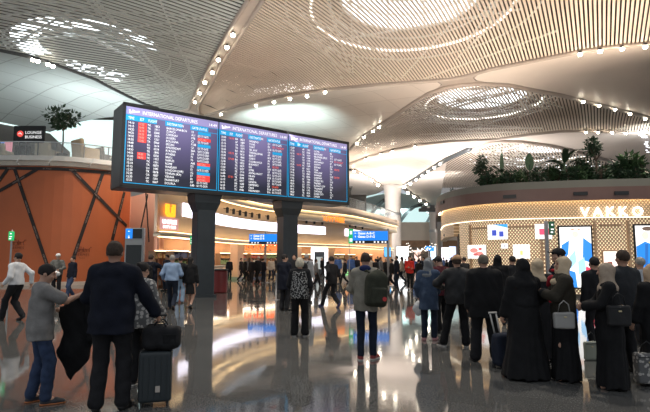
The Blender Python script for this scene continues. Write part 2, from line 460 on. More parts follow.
# trusses and light rings above the slats
rnd = random.Random(3)
def trusses(c, R, idx, nbars, m):
    mb = MB()
    for rr, z in ((R, 16.35), (R * .8, 16.6), (R * 1.25, 16.2)):
        mb.tube([(c[0] + rr * math.cos(2 * PI * i / 48), c[1] + rr * math.sin(2 * PI * i / 48), z) for i in range(49)], 0.06, 5)
    for k in range(nbars):
        a = rnd.uniform(0, 2 * PI); b = a + rnd.uniform(1.2, 2.4)
        r1 = R * rnd.uniform(.9, 1.9); r2 = R * rnd.uniform(.9, 1.9)
        z = rnd.uniform(15.2, 16.6)
        mb.tube([(c[0] + r1 * math.cos(a), c[1] + r1 * math.sin(a), z), (c[0] + r2 * math.cos(b), c[1] + r2 * math.sin(b), z)], rnd.uniform(.05, .09), 5)
    structure(mb.build('trim_%d' % idx, m))
for i, (c, r, R) in enumerate(DR):
    trusses(c, R, 20 + i, 26, M_steel)
    lr = MB(); lr.tube([(c[0] + R * math.cos(2 * PI * k / 48), c[1] + R * math.sin(2 * PI * k / 48), 16.25) for k in range(49)], 0.07, 5)
    structure(lr.build('trim_%d' % (30 + i), G_led_glint))
trusses(DRA[0], DRA[2], 23, 22, M_steel)
# small glowing strips added at the slats to imitate daylight glints
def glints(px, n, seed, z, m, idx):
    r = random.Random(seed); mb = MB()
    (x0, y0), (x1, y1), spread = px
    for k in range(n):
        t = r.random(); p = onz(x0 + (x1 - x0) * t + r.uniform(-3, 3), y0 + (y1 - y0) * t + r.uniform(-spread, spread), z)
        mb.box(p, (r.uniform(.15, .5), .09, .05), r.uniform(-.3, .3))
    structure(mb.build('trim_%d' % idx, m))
glints(((66, 64), (125, 78), 5), 60, 1, 15.0, G_glintcool, 40)
glints(((206, 88), (235, 84), 8), 22, 2, 14.7, G_led_glint, 41)
glints(((238, 93), (312, 86), 4), 46, 3, 14.9, G_glintcool, 42)
glints(((352, 150), (396, 139), 5), 34, 4, 14.9, G_led_glint, 43)
glints(((495, 150), (550, 147), 2.5), 30, 5, 15.0, G_glintcool, 44)
glints(((470, 158), (600, 168), 8), 60, 6, 15.2, G_glintcool, 45)
glints(((640, 130), (650, 150), 5), 18, 8, 13.95, G_glintcool, 47)

# spotlights in the ribs
def spotlamp(p, s, label, group):
    t = thing('ceiling_spotlight', label, 'spotlight', p, 0, group)
    a = MB(); a.lathe([(0.10 * s, 0.0), (0.12 * s, -0.03 * s), (0.12 * s, -0.13 * s), (0.105 * s, -0.13 * s)], n=12); a.build('housing', M_black, t)
    b = MB(); b.lathe([(0.115 * s, -0.12 * s), (0.13 * s, -0.20 * s), (0.10 * s, -0.27 * s), (0.03 * s, -0.29 * s)], n=12); b.build('lens', G_spot, t)
    return t
rows = [
 ([(233, 32), (227, 44.5), (218.5, 57), (212.5, 70), (205, 80), (199.5, 91), (195, 100)], 'small round spotlight in the wide plaster band above the departures board', 'spotlights in the wide plaster band'),
 ([(221, 112.5), (256, 103.5), (274, 100), (290, 96.5), (307, 94), (325, 90)], 'small spotlight on the slatted ceiling edge just above the board', 'spotlights on the ceiling edge above the board'),
 ([(580, 51.5), (600, 48.5), (622, 46), (645, 44), (668, 41)], 'bright spotlight on the upper rib of the plaster field at top right', 'spotlights on the upper right rib'),
 ([(583, 99.5), (599, 103.5), (615, 107.5), (630, 112), (645, 117)], 'bright spotlight on the rib under the smooth plaster field, above the potted trees', 'spotlights on the lower right rib'),
 ([(586, 130.5), (598, 130.7), (612, 131), (626, 131.6)], 'tiny spotlight on the third ceiling rib just above the round tree crown', 'spotlights above the round tree'),
 ([(379, 125.5), (373, 129.5), (364, 135.5), (357, 141)], 'small spotlight on the diagonal rib right of the board top corner', 'spotlights right of the board'),
 ([(415, 145), (392, 150), (381, 153), (366, 157.5)], 'tiny spotlight on the arched rib above the far plaster vault', 'spotlights on the far arched rib'),
 ([(404, 185), (410, 181.5), (416, 178), (422, 174), (428, 170), (434, 166), (440, 162)], 'tiny spotlight on the dark rib rising right from the big round column', 'spotlights rising from the column'),
 ([(354, 169.5), (361, 173), (366, 175.5), (372, 179), (378, 183)], 'tiny spotlight on the rib falling towards the big round column', 'spotlights falling to the column'),
 ([(408, 191), (414, 195), (420, 199), (426, 202.5)], 'tiny spotlight on the thin rib beyond the big round column', 'spotlights beyond the column'),
 ([(33, 57), (38, 58.5), (48, 61.5), (53, 63.5)], 'tiny spotlight on the dark rib of the grey slatted ceiling at left', 'spotlights at far left rib'),
]
for pts, lab, grp in rows:
    for (x, y) in pts:
        p = onz(x, y, ZC - 0.1); s = .95 if p.y < 50 else 1.35
        if p.y > 80: s = 1.9
        spotlamp(p, s, lab, grp)

# big round columns
def column(px, Y, r, top, label):
    p = plan(px, Y); t = thing('round_column', label, 'column', (p.x, p.y, 0))
    mb = MB(); mb.lathe([(r * 1.04, 0), (r * 1.04, .5), (r, .5), (r, top - 3), (r * 1.02, top - 1.6), (r * 1.15, top - .5), (r * 1.5, top - .02)], n=32); mb.build('shaft', mat('column_plaster', (0.44, 0.41, 0.385), .5, noise=.04, nscale=.5), t, True)
    rg = MB(); rg.lathe([(r * 1.0, top - 5.2), (r * 1.07, top - 5.2), (r * 1.07, top - 4.7), (r, top - 4.7)], n=32); rg.build('collar', M_grey, t)
column(393.5, 86, 1.35, 14.0, 'tall thick round white column rising to the ceiling beyond the blue sign')
column(436.5, 105, 1.3, 12.2, 'second round column, slimmer looking, beside the curved shop front')

# far end of the hall
w = MB(); a = plan(-200, 185); 
w.add([(-90, 190, 0), (110, 190, 0), (110, 190, 26), (-90, 190, 26)], [(0, 1, 2, 3)])
structure(w.build('wall_far', glow('daylight_far', (0.62, 0.82, 0.80), 0.62)))
def wallseg(px0, px1, Y, z0, z1, m, name='wall_back'):
    p, q = plan(px0, Y), plan(px1, Y); mb = MB()
    mb.box(((p.x + q.x) / 2, Y + .2, (z0 + z1) / 2), (abs(q.x - p.x), .4, z1 - z0)); return structure(mb.build(name, m))
M_beige = mat('beige_wall', (0.72, 0.63, 0.54), .6, noise=.04, nscale=.5)
wallseg(396, 470, 118, 5.6, 10.0, M_beige)
wallseg(396, 470, 117, 4.2, 5.7, mat('brown_wood_wall', (0.35, 0.19, 0.10), .5, noise=.2, nscale=1.5))
wallseg(330, 470, 119, 0, 4.6, mat('dim_shop_back', (0.30, 0.24, 0.2), .6, noise=.3, nscale=.6))
# daylit glazing beyond the lounge, left
p0 = plan(-10, 75); p1 = plan(215, 75)
mb = MB(); mb.add([(p0.x, 75, 12.5), (p1.x, 75, 12.5), (p1.x, 75, 26), (p0.x, 75, 26)], [(0, 1, 2, 3)])
structure(mb.build('window_5', glow('turquoise_daylight', (0.70, 0.90, 0.86), 0.95)))
mb = MB(); mb.add([(-60, 76, 0), (-14, 76, 0), (-14, 76, 14), (-60, 76, 14)], [(0, 1, 2, 3)])
structure(mb.build('wall_left', mat('grey_wall', (0.4, 0.38, 0.36), .6)))
# ================================================================ DEPARTURES BOARD
BL = Vector((-7.78, 18.95)); U = Vector((0.797, 0.604)); U.normalize(); NB = Vector((U.y, -U.x))   # NB faces the camera
BLEN = 11.3; BZ0, BZ1 = 4.34, 7.64
board = thing('departures_board', 'huge wide black departures board with three blue screens on two dark pillars', 'departures board', (BL.x, BL.y, 0), math.atan2(U.y, U.x))
# local: x along the board, -y towards the viewer, z up
mb = MB(); mb.box((BLEN / 2, 0.69, (BZ0 + BZ1) / 2), (BLEN, 1.34, BZ1 - BZ0), bev=.04); mb.build('casing', mat('board_casing', (0.03, 0.034, 0.036), 0.4), board)
mb = MB()
for z in (BZ0 + .03, BZ1 - .05): mb.box((BLEN / 2, 0.0, z), (BLEN, .08, .10))
for x in (0.05, BLEN - .05): mb.box((x, 0, (BZ0 + BZ1) / 2), (.1, .08, BZ1 - BZ0))
mb.build('bezel', M_black, board)
T_white = glow('board_text', (0.95, 0.97, 1.0), .9); T_head = glow('board_head_text', (1, 1, 1), .8)
T_red = glow('board_red', (1.0, 0.06, 0.05), 0.6); T_orange = glow('board_orange', (1.0, 0.14, 0.07), .7)
T_cyan = glow('board_cyan', (0.01, 0.36, 0.72), 0.6); T_title = glow('board_title_bar', (0.36, 0.32, 0.62), 0.55)
def screen_mat():
    m = bpy.data.materials.new('screen_glow'); m.use_nodes = True; nt = m.node_tree; b = nt.nodes['Principled BSDF']
    b.inputs['Base Color'].default_value = (0.01, 0.01, 0.015, 1); b.inputs['Roughness'].default_value = 0.3
    tc = nt.nodes.new('ShaderNodeTexCoord'); sx = nt.nodes.new('ShaderNodeSeparateXYZ'); nt.links.new(tc.outputs['UV'], sx.inputs[0])
    # the picture shown on the screen: a lilac patch in the upper middle fading to near black
    v1 = nt.nodes.new('ShaderNodeVectorMath'); v1.operation = 'DISTANCE'; nt.links.new(tc.outputs['UV'], v1.inputs[0]); v1.inputs[1].default_value = (0.55, 0.95, 0)
    r = nt.nodes.new('ShaderNodeValToRGB'); e = r.color_ramp.elements
    e[0].position = 0.0; e[0].color = (0.30, 0.25, 0.50, 1); e[1].position = 0.85; e[1].color = (0.012, 0.014, 0.03, 1)
    k = r.color_ramp.elements.new(0.45); k.color = (0.12, 0.10, 0.22, 1)
    nt.links.new(v1.outputs['Value'], r.inputs['Fac']); nt.links.new(r.outputs['Color'], b.inputs['Emission Color']); b.inputs['Emission Strength'].default_value = 0.8
    return m
M_screen = screen_mat()
rows1 = [("14:10", "17:35", "TK", "1853", "BARCELONA/BCN", "F3", "c"), ("14:15", "16:45", "TK", "1911", "ZURICH", "A11", "GO TO GATE"), ("14:20", "15:10", "TK", "0340", "CHISINAU", "F7B", "r"), ("14:25", "16:20", "AH", "3019", "ALGIERS", "C1", "GO TO GATE"), ("14:30", "15:00", "TK", "1321", "BOLOGNA", "F10B", "c"), ("14:35", "15:45", "TK", "0964", "ERCAN", "G1", "GO TO GATE"), ("14:40", "", "KL", "1614", "AMSTERDAM", "B5A", "GATE CLOSED"), ("14:45", "", "TK", "0334", "RYAZAN", "D3", "GATE CLOSED"), ("14:50", "", "TK", "1845", "ATHENS", "F2", "GATE CLOSED"), ("14:55", "16:25", "TK", "0336", "BAKU", "F6", "GATE CLOSED"), ("15:00", "16:30", "TK", "1453", "NAPLES", "A6B", "r"), ("15:05", "", "TK", "1361", "ROME", "D2", "c"), ("15:10", "", "TK", "0874", "WARSAW", "E1", "GATE CLOSED"), ("15:15", "", "LH", "1985", "LONDON (LHR)", "A2", "c"), ("15:20", "", "TK", "0878", "TEHRAN (IKA)", "E7", "r"), ("15:25", "", "OS", "1887", "VIENNA", "B1", "r"), ("15:30", "", "LH", "1301", "FRANKFURT", "D7", "GO TO GATE"), ("15:35", "", "TK", "0667", "DOUALA", "A4B", "GO TO GATE")]
names2 = ["SARAJEVO", "TUNIS", "TIVAT", "TEL AVIV", "THESSALONIKI", "BEIRUT", "CAIRO", "CASABLANCA", "BUDAPEST", "NIS", "IZMIR", "ANTALYA/AYT", "MILAN", "PARIS", "GENEVA", "HAMBURG", "OSLO", "MANNHEIM"]
names3 = ["DOHA", "BAGHDAD", "BELGRADE (BEG)", "MUNICH", "BUCHAREST", "ALMATY", "JEDDAH", "RIGA", "MOSCOW", "KHARKIV", "DAMMAM", "DUBLIN (D)", "MADRID", "KUWAIT CITY", "TASHKENT", "CHICAGO", "DUBAI CITY", "DAKAR"]
def screen(x0, x1, data, idx):
    Z0, Z1 = BZ0 + .16, BZ1 - .14; W = x1 - x0; Hh = Z1 - Z0; y = -0.012
    mb = MB(); mb.add([(x0, y, Z0), (x1, y, Z0), (x1, y, Z1), (x0, y, Z1)], [(0, 1, 2, 3)])
    s = mb.build('screen', M_screen, board, uvs=[(0, 0), (1, 0), (1, 1), (0, 1)])
    bar = MB(); bar.box(((x0 + x1) / 2, y - .004, Z1 - .155), (W, .006, .31)); bar.build('title_bar', T_title, s)
    fr = MB(); fr.box(((x0 + x1) / 2, y - .004, Z0 + .015), (W, .006, .03)); fr.box((x0 + .015, y - .004, (Z0 + Z1) / 2), (.03, .006, Hh)); fr.box((x1 - .015, y - .004, (Z0 + Z1) / 2 - .1), (.03, .006, Hh - .3))
    hz = Z1 - .44
    cols = [0.04, 0.50, 0.84, 1.12, 1.62, 2.72, 3.02] if True else None
    k = W / 4.0; cols = [c * k for c in cols]
    wds = [.38, .24, .30, .0, .62, .22, .40]
    for c, wd_ in zip(cols, wds):
        if wd_: fr.box((x0 + c + wd_ * k / 2 + .04, y - .006, hz), ((wd_ + .12) * k, .006, .2))
    fr.box((x1 - .3, y - .004, hz - .1), (.6, .006, .02)); fr.box(((x0 + x1) / 2, y - .004, hz + .11), (W, .006, .015))
    fr.build('blue_frame', T_cyan, s)
    def tx(st, x, z, size, m, name='lettering', line=1.0, sp=1.0, sx=1.0):
        M = basis((x0 + x, y - .012, z), (sx, 0, 0), (0, 0, 1), (0, -1, 0))
        return text_mesh(st, size, name, m, s, M=M, space=sp, line=line, bold=.0)
    tx("INTERNATIONAL DEPARTURES", .62, Z1 - .24, .21, T_head, 'title', sx=.78)
    tx("14:49", W - .45, Z1 - .25, .17, T_head, 'clock')
    mbp = MB()   # little aeroplane mark
    for pts in (((.12, 0, -.2), (.5, 0, -.12), (.52, 0, -.17), (.14, 0, -.27)), ((.22, 0, -.12), (.3, 0, -.12), (.4, 0, -.2), (.33, 0, -.21)), ((.1, 0, -.12), (.15, 0, -.12), (.2, 0, -.22), (.13, 0, -.23))):
        mbp.add([(x0 + a, y - .012, Z1 + c) for a, b_, c in pts], [(3, 2, 1, 0)])
    mbp.build('aeroplane_mark', T_head, s)
    for c, t_ in zip(cols, ("TIME", "EST", "FLIGHT", "", "DESTINATION", "GATE", "STATUS")):
        if t_: tx(t_, c + .05, hz - .055, .15, T_head, 'heading', sx=.72)
    n = len(data); rh = (hz - .13 - Z0 - .06) / n; size = rh * .98
    cells = {0: [], 2: [], 3: [], 4: [], 5: []}
    def cell(m_, c, sz):
        q = MB(); q.box(c, sz); q.build('status_field', m_, s)
    for i, r in enumerate(data):
        z = hz - .13 - rh * (i + 1) + rh * .22
        for j in (0, 2, 3, 4, 5): 
            if r[j]: tx(r[j], cols[(0, 1, 2, 3, 4, 5)[j]] + (.03 if j else .05), z, size, T_white, 'row_text', sx=.82)
        if r[1]:
            if idx == 1: cell(T_red, (x0 + cols[1] + .17 * k, y - .004, z + rh * .3), (.34 * k, .006, rh * .94)); tx(r[1], cols[1] + .02, z, size * .9, glow('board_pink', (1, .45, .4), .7), 'row_text', sx=.8)
            else: tx(r[1], cols[1] + .0, z, size, T_orange, 'row_text', sx=.95)
        st = r[6]
        if st == 'c': cell(T_cyan, (x0 + cols[6] + .33 * k, y - .004, z + rh * .3), (.60 * k, .006, rh * .96))
        elif st == 'r': cell(T_red, (x0 + cols[6] + .33 * k, y - .004, z + rh * .3), (.60 * k, .006, rh * .96)); tx("LAST CALL", cols[6] + .04, z, size * .85, glow('board_pink', (1, .45, .4), .7), 'row_text', sx=.7)
        elif st.startswith('!'): tx(st[1:], cols[6] + .02, z, size, T_orange, 'row_text', sx=.62)
        elif st: tx(st, cols[6] + .02, z, size, T_white, 'row_text', sx=.62)
rr = random.Random(5)
def mk(names, h0, reds, st):
    d = []
    for i, nme in enumerate(names):
        m_ = h0 * 60 + i * 5
        d.append(("%02d:%02d" % (m_ // 60, m_ % 60), "%02d:%02d" % (16 + i % 3, (i * 7) % 60) if i in reds else "", rr.choice(["TK", "TK", "PC", "AF", "BA", "SU"]), "%04d" % rr.randint(300, 2200), nme, rr.choice("ABDFG") + str(rr.randint(1, 16)), st.get(i, "")))
    return d
st2 = {i: "GO TO GATE" for i in range(18)}; st2.update({1: "!EST. 17:30 DELAY", 3: "c", 8: "!DELAYED", 15: "!DELAYED"})
st3 = {2: "GO TO GATE", 3: "!EST 17:10 DELAY", 4: "GO TO GATE", 6: "!DELAYED", 9: "!DELAYED"}
XS = [0.12, 4.0, 7.57, BLEN - .12]
screen(XS[0], XS[1] - .03, rows1, 1)
screen(XS[1] + .02, XS[2] - .03, mk(names2, 15, (0, 5, 7, 13), st2), 2)
screen(XS[2] + .02, XS[3], mk(names3, 17, (2, 6), st3), 3)
# two pillars under the board
for cx_, lab in ((3.66, 0), (7.92, 0)):
    mb = MB(); mb.box((cx_, .55, BZ0 / 2), (.82, .62, BZ0 - .02), bev=.03)
    for (h0, h1, w0, w1) in ((BZ0 - .75, BZ0 - .35, .82, 1.12), (BZ0 - .35, BZ0 + .0, 1.12, 1.22)):
        vs = [(cx_ + sx * w / 2, .55 + sy * w * .35, h) for h, w in ((h0, w0), (h1, w1)) for sx, sy in ((-1, -1), (1, -1), (1, 1), (-1, 1))]
        mb.add(vs, [(0, 1, 5, 4), (1, 2, 6, 5), (2, 3, 7, 6), (3, 0, 4, 7), (0, 3, 2, 1), (4, 5, 6, 7)])
    mb.box((cx_, .55, .06), (1.0, .7, .12))
    mb.build('pillar', mat('pillar_slate', (0.022, 0.03, 0.036), 0.35, noise=.15, nscale=2), board)

# ================================================================ RED HOARDING WALL, LEFT
M_red = mat('orange_hoarding', (0.52, 0.135, 0.045), 0.5, noise=0.04, nscale=0.8)
wall_px = [(-170, 33), (-90, 31.6), (-40, 30.9), (0, 30.5), (60, 30.8), (110, 32.4), (128, 33.8)]
WP = [plan(x, Y) for x, Y in wall_px]
def smooth_curve(P, n=6):
    out = []
    for i in range(len(P) - 1):
        p0 = P[max(i - 1, 0)]; p1 = P[i]; p2 = P[i + 1]; p3 = P[min(i + 2, len(P) - 1)]
        for k in range(n):
            t = k / n
            out.append(0.5 * ((2 * p1) + (p2 - p0) * t + (2 * p0 - 5 * p1 + 4 * p2 - p3) * t * t + (3 * p1 - p0 - 3 * p2 + p3) * t ** 3))
    out.append(P[-1]); return out
WC = smooth_curve(WP)
def offset_curve(C, off):
    out = []
    for i, p in enumerate(C):
        d = (C[min(i + 1, len(C) - 1)] - C[max(i - 1, 0)]).normalized(); n = Vector((d.y, -d.x)); out.append(p + n * off)
    return out
def ribbon(C, z0, z1, off, th, closed_uv=False):
    """a band that follows the plan curve C; off: distance in front of it, th: thickness behind"""
    A = offset_curve(C, off); B = offset_curve(C, off - th); n = len(C); mb = MB(); vs = []; uv = []
    L = 0
    for i in range(n):
        if i: L += (C[i] - C[i - 1]).length
        for (P, z) in ((A[i], z0), (A[i], z1), (B[i], z1), (B[i], z0)): vs.append((P.x, P.y, z)); uv.append((L, z))
    fs = []
    for i in range(n - 1):
        for j in range(4):
            j2 = (j + 1) % 4; fs.append((i * 4 + j, i * 4 + j2, i * 4 + 4 + j2, i * 4 + 4 + j)[::-1])
    fs.append((0, 1, 2, 3)[::-1]); o = (n - 1) * 4; fs.append((o + 3, o + 2, o + 1, o)[::-1])
    mb.add(vs, fs); return mb, uv
mb, _ = ribbon(WC, 0.22, 7.26, 0, .3); hoard = structure(mb.build('wall_left', M_red, smooth=False))
mb, _ = ribbon(WC, 0, .22, .03, .3); b_ = structure(mb.build('baseboard_left', mat('skirting_beige', (.6, .5, .42), .5)))
def on_wall(px, py, off=0.03):
    r = ray(px, py); d = Vector((r.x, r.y)); best = None
    for i in range(len(WC) - 1):
        a, b = WC[i], WC[i + 1]; e = b - a
        den = d.x * e.y - d.y * e.x
        if abs(den) < 1e-9: continue
        t = (a.x * e.y - a.y * e.x) / den; u = (a.x * d.y - a.y * d.x) / den
        if -0.001 <= u <= 1.001 and t > 0: best = (t, e.normalized()); break
    if not best: return None
    t, e = best; n = Vector((e.y, -e.x)); p = EYE + r * t
    return p + Vector((n.x, n.y, 0)) * off, Vector((e.x, e.y, 0)), Vector((n.x, n.y, 0))
def strap(a, b, w, label, k=14):
    mb = MB(); vs = []; fs = []
    P = []
    for i in range(k + 1):
        q = on_wall(a[0] + (b[0] - a[0]) * i / k, a[1] + (b[1] - a[1]) * i / k)
        if q: P.append(q)
    for i, (p, e, n) in enumerate(P):
        d = (P[min(i + 1, len(P) - 1)][0] - P[max(i - 1, 0)][0]).normalized(); s = n.cross(d).normalized()
        for (o, h) in ((-w / 2, 0), (w / 2, 0), (w / 2, .02), (-w / 2, .02)): vs.append(p + s * o + n * h)
    for i in range(len(P) - 1):
        for j in range(4):
            j2 = (j + 1) % 4; fs.append((i * 4 + j, i * 4 + j2, i * 4 + 4 + j2, i * 4 + 4 + j))
    mb.add(vs, fs); mb.build('strap', M_strap, straps)
    # white lettering repeated along the ribbon
    Ltot = (P[-1][0] - P[0][0]).length; m = int(Ltot / 1.5)
    for i in range(m):
        t = (i + .5) / m * (len(P) - 1); j = int(t); p = P[j][0].lerp(P[min(j + 1, len(P) - 1)][0], t - j); n = P[j][2]
        d = (P[-1][0] - P[0][0]).normalized()
        if d.x < 0 : d = -d
        up = n.cross(d).normalized()
        if abs(d.z) > .999: continue
        up = n.cross(d).normalized()
        M = basis(p + n * .026 - up * .05, d, up, n)
        text_mesh("HERMES PARIS", .13, 'strap_text', M_straptext, straps, 'CENTER', M=M)
M_strap = mat('strap_black', (0.02, 0.014, 0.012), .6); M_straptext = mat('strap_text', (.35, .26, .22), .6)
straps = hoard
for a, b in (((-60, 168.5), (0, 168)), ((0, 168), (60, 169)), ((60, 169), (126, 174)), ((8, 169), (-14, 200)), ((15, 169), (49, 270)), ((38, 169), (0, 191)), ((72, 170), (126, 226)), ((103, 172), (72, 262)), ((124, 192), (112, 240)), ((-20, 169), (-60, 260))):
    strap(a, b, .2, '')
def logo(px, py, s):
    q = on_wall(px, py, .02)
    if not q: return
    p, e, n = q
    t = thing('wall_logo', 'small dark carriage logo on the orange wall, ' + ('right of the man in the white cap' if px > 50 else 'near the left edge'), 'logo', p)
    M = basis((0, 0, 0), e, (0, 0, 1), n)
    md = mat('logo_dark', (.16, .03, .015), .6)
    text_mesh("HERMES", .34 * s, 'lettering', md, t, 'CENTER', M=M, space=1.15)
    text_mesh("PARIS", .17 * s, 'lettering', md, t, 'CENTER', M=Matrix.Translation((0, 0, -.26 * s)) @ M, space=1.3)
    mb = MB()
    def pl(pts, r=.025): mb.tube([e * a * s + Vector((0, 0, b * s)) + n * .012 for a, b in pts], r * s, 5)
    ring = lambda cx, cz, r: pl([(cx + r * math.cos(2 * PI * i / 14), cz + r * math.sin(2 * PI * i / 14)) for i in range(15)], .018)
    ring(-.45, .5, .14); ring(-.12, .53, .17)
    pl([(-.6, .68), (-.5, .9), (-.1, .9), (0, .68), (-.6, .66)]); pl([(-.3, .9), (-.28, 1.05)])
    pl([(.2, .4), (.26, .66), (.62, .68), (.66, .4)]); pl([(.6, .66), (.75, .9), (.86, .84)]); pl([(0, .68), (.3, .7)]); pl([(.36, .42), (.34, .66)]); pl([(.1, .38), (.1, .9)])
    mb.build('carriage', md, t)
logo(82, 256, .62); logo(17, 249, .62)

# pale lit pillar wall right of the hoarding
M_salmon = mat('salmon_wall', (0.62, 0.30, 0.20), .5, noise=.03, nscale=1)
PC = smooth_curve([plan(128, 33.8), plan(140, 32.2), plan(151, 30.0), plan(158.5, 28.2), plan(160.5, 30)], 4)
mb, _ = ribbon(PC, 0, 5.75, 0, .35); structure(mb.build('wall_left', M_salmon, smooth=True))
mb = MB(); q0 = plan(143, 31.3)
for xx in (138, 149): 
    a = plan(xx, 31.2 if xx < 145 else 30.3); mb.tube([(a.x, a.y - .12, 2.6), (a.x + (.5 if xx < 145 else -.3), a.y - .1, 5.6)], .04, 5)
mb.build('strap', M_strap, straps)

# upper gallery above the hoarding -----------------------------------
M_fascia = mat('gallery_fascia', (0.62, 0.56, 0.48), .5, noise=.05, nscale=1)
mb, _ = ribbon(WC, 7.28, 7.75, .12, 14.0); structure(mb.build('floor', M_fascia))
mb, _ = ribbon(WC, 7.55, 7.85, .38, .4); structure(mb.build('trim_50', mat('fascia_rail', (0.8, 0.77, 0.72), .4)))
rail = thing('glass_railing', 'long clear glass railing along the lounge gallery edge above the orange wall', 'railing', (0, 0, 0))
M_glass = mat('clear_glass', (0.9, 0.95, 0.95), 0.03, alpha=0.16, spec=.6)
mb, _ = ribbon(WC, 7.8, 8.75, .0, .02); mb.build('glass_panel', M_glass, rail)
mb, _ = ribbon(WC, 8.75, 8.80, .02, .06); mb.build('handrail', mat('steel_rail', (.6, .6, .58), .3, .8), rail)
for i in range(2, len(WC) - 1, 3):
    p = offset_curve(WC, 0)[i]; m2 = MB(); m2.box((p.x, p.y, 8.25), (.05, .05, .95)); m2.build('post', M_grey, rail)
mb = MB()
for i in (14, 20, 23, 27, 31):
    p = offset_curve(WC, .42)[i]; p2 = offset_curve(WC, .1)[min(i + 1, len(WC) - 1)]
    mb.tube([(p.x, p.y, 7.85), (p.x - .2, p.y - .1, 7.4), (p2.x - .8, p2.y - .2, 7.3)], .035, 5)
mb.build('bracket', M_steel, rail)
def gal(px, Y): p = at(px, 150, Y); return Vector((p.x, p.y, 7.75))
# lounge sign
p = at(29.5, 135, 31.6); p.z = 7.75; sg = thing('lounge_sign', 'black hanging sign reading lounge business with a round red emblem, above the gallery', 'sign', p)
zt = at(14, 126, 31.6).z - 7.75; zb = at(14, 143, 31.6).z - 7.75; wsg = at(45, 130, 31.6).x - at(14, 130, 31.6).x
mb = MB(); mb.box((0, 0, (zt + zb) / 2), (wsg, .15, zt - zb), bev=.02); mb.build('sign_panel', M_black, sg)
mb = MB(); mb.box((-wsg * .3, 0, (zb + .0) / 2), (.06, .06, zb)); mb.box((wsg * .3, 0, zb / 2), (.06, .06, zb)); mb.build('post', M_darkgrey, sg)
mb = MB(); mb.lathe([(.2, 0), (.2, .02)], n=20); o = mb.build('emblem', glow('emblem_red', (.9, .1, .08), .7), sg); o.rotation_euler = (PI / 2, 0, 0); o.location = (-wsg * .27, -.09, (zt + zb) / 2 + .02)
T_sign = glow('sign_white', (1, 1, 1), .8)
MF = lambda x, z, y=-.09: basis((x, y, z), (1, 0, 0), (0, 0, 1), (0, -1, 0))
mb = MB(); mb.tube([(-wsg * .27 - .1, -.12, (zt + zb) / 2 + .0), (-wsg * .27, -.12, (zt + zb) / 2 + .09), (-wsg * .27 + .1, -.12, (zt + zb) / 2 - .02)], .02, 5); mb.build('emblem_mark', T_sign, sg)
text_mesh("LOUNGE", .26, 'lettering', T_sign, sg, M=MF(-wsg * .12, (zt + zb) / 2 + .02)); text_mesh("BUSINESS", .26, 'lettering', T_sign, sg, M=MF(-wsg * .12, (zt + zb) / 2 - .27))
# screens at far left of the gallery
p = gal(2, 34); s_ = thing('lounge_screen', 'purple and blue lit screens behind the lounge railing at the left edge', 'screen', p)
for i, (dx, c) in enumerate(((-.6, (.45, .2, .7)), (0.0, (.15, .3, .75)), (.42, (.6, .25, .3)))):
    mb = MB(); mb.box((dx, 0, 1.35), (.5, .1, 1.0)); mb.box((dx, 0, .4), (.08, .08, .9)); mb.build('display', glow('disp%d' % i, c, .8), s_)
# armchairs and low tables
M_arm = mat('armchair_leather', (0.62, 0.45, 0.28), .5, noise=.06, nscale=3)
def armchair(p, rz, label, s=1.0, m=M_arm):
    t = thing('armchair', label, 'armchair', p, rz, None)
    a = MB(); a.box((0, 0, .32 * s), (.8 * s, .8 * s, .3 * s), bev=.05); a.build('seat', m, t)
    a = MB(); a.box((0, .38 * s, .62 * s), (.95 * s, .2 * s, .95 * s), R=Matrix.Rotation(-.15, 3, 'X'), bev=.07); a.build('backrest', m, t)
    for sx in (-1, 1): a = MB(); a.box((sx * .45 * s, 0, .42 * s), (.16 * s, .85 * s, .55 * s), bev=.05); a.build('armrest', m, t)
    for sx in (-1, 1):
        for sy in (-1, 1): a = MB(); a.box((sx * .35 * s, sy * .3 * s, .08 * s), (.05, .05, .17 * s)); a.build('leg', M_darkgrey, t)
armchair(gal(86, 32.3), 2.5, 'large tan armchair behind the railing beside the potted tree, right side', 1.35)
armchair(gal(98, 35.5), 2.1, 'tan armchair partly hidden behind the large tan armchair', 1.0)
armchair(gal(48, 32.2), 3.0, 'pale beige armchair on the gallery under the right end of the black sign', 1.15, mat('armchair_pale', (.66, .58, .45), .6))
armchair(gal(2, 32.2), 3.1, 'pale beige armchair behind the railing at the far left edge', 1.1, mat('armchair_pale', (.66, .58, .45), .6))
armchair(gal(26, 32.4), 3.3, 'dark grey armchair under the black lounge sign', 1.0, mat('armchair_dark', (.08, .08, .08), .6))
armchair(gal(105, 34), 2.6, 'dark grey armchair at the right end of the gallery near the board', 1.2, mat('armchair_dark', (.08, .08, .08), .6))

# ---------------------------------------------------------------- plants
M_leaf = mat('leaf_green', (0.05, 0.10, 0.04), .5, noise=.35, nscale=6); M_leafd = mat('leaf_dark', (0.028, 0.06, 0.03), .5, noise=.35, nscale=5)
M_leafp = mat('leaf_pale', (0.10, 0.16, 0.08), .5, noise=.3, nscale=5)
M_bark = mat('bark', (.10, .07, .05), .8, noise=.3, nscale=12)
def leafblob(mb, c, r, n, size, rng, flat=.8):
    for i in range(n):
        u = Vector((rng.gauss(0, 1), rng.gauss(0, 1), rng.gauss(0, 1))).normalized() * (rng.random() ** .45) * r; u.z *= flat
        p = c + u; d = (u.normalized() + Vector((rng.uniform(-.8, .8), rng.uniform(-.8, .8), rng.uniform(-.9, .4)))).normalized()
        s = d.cross(Vector((rng.uniform(-1, 1), rng.uniform(-1, 1), 1))).normalized(); L = size * rng.uniform(.7, 1.3); w = L * .28
        nn = d.cross(s) * L * .12
        mb.add([p, p + d * L * .45 + s * w + nn, p + d * L - nn, p + d * L * .45 - s * w + nn, p + d * L * .5], [(0, 4, 1), (1, 4, 2), (2, 4, 3), (3, 4, 0)])
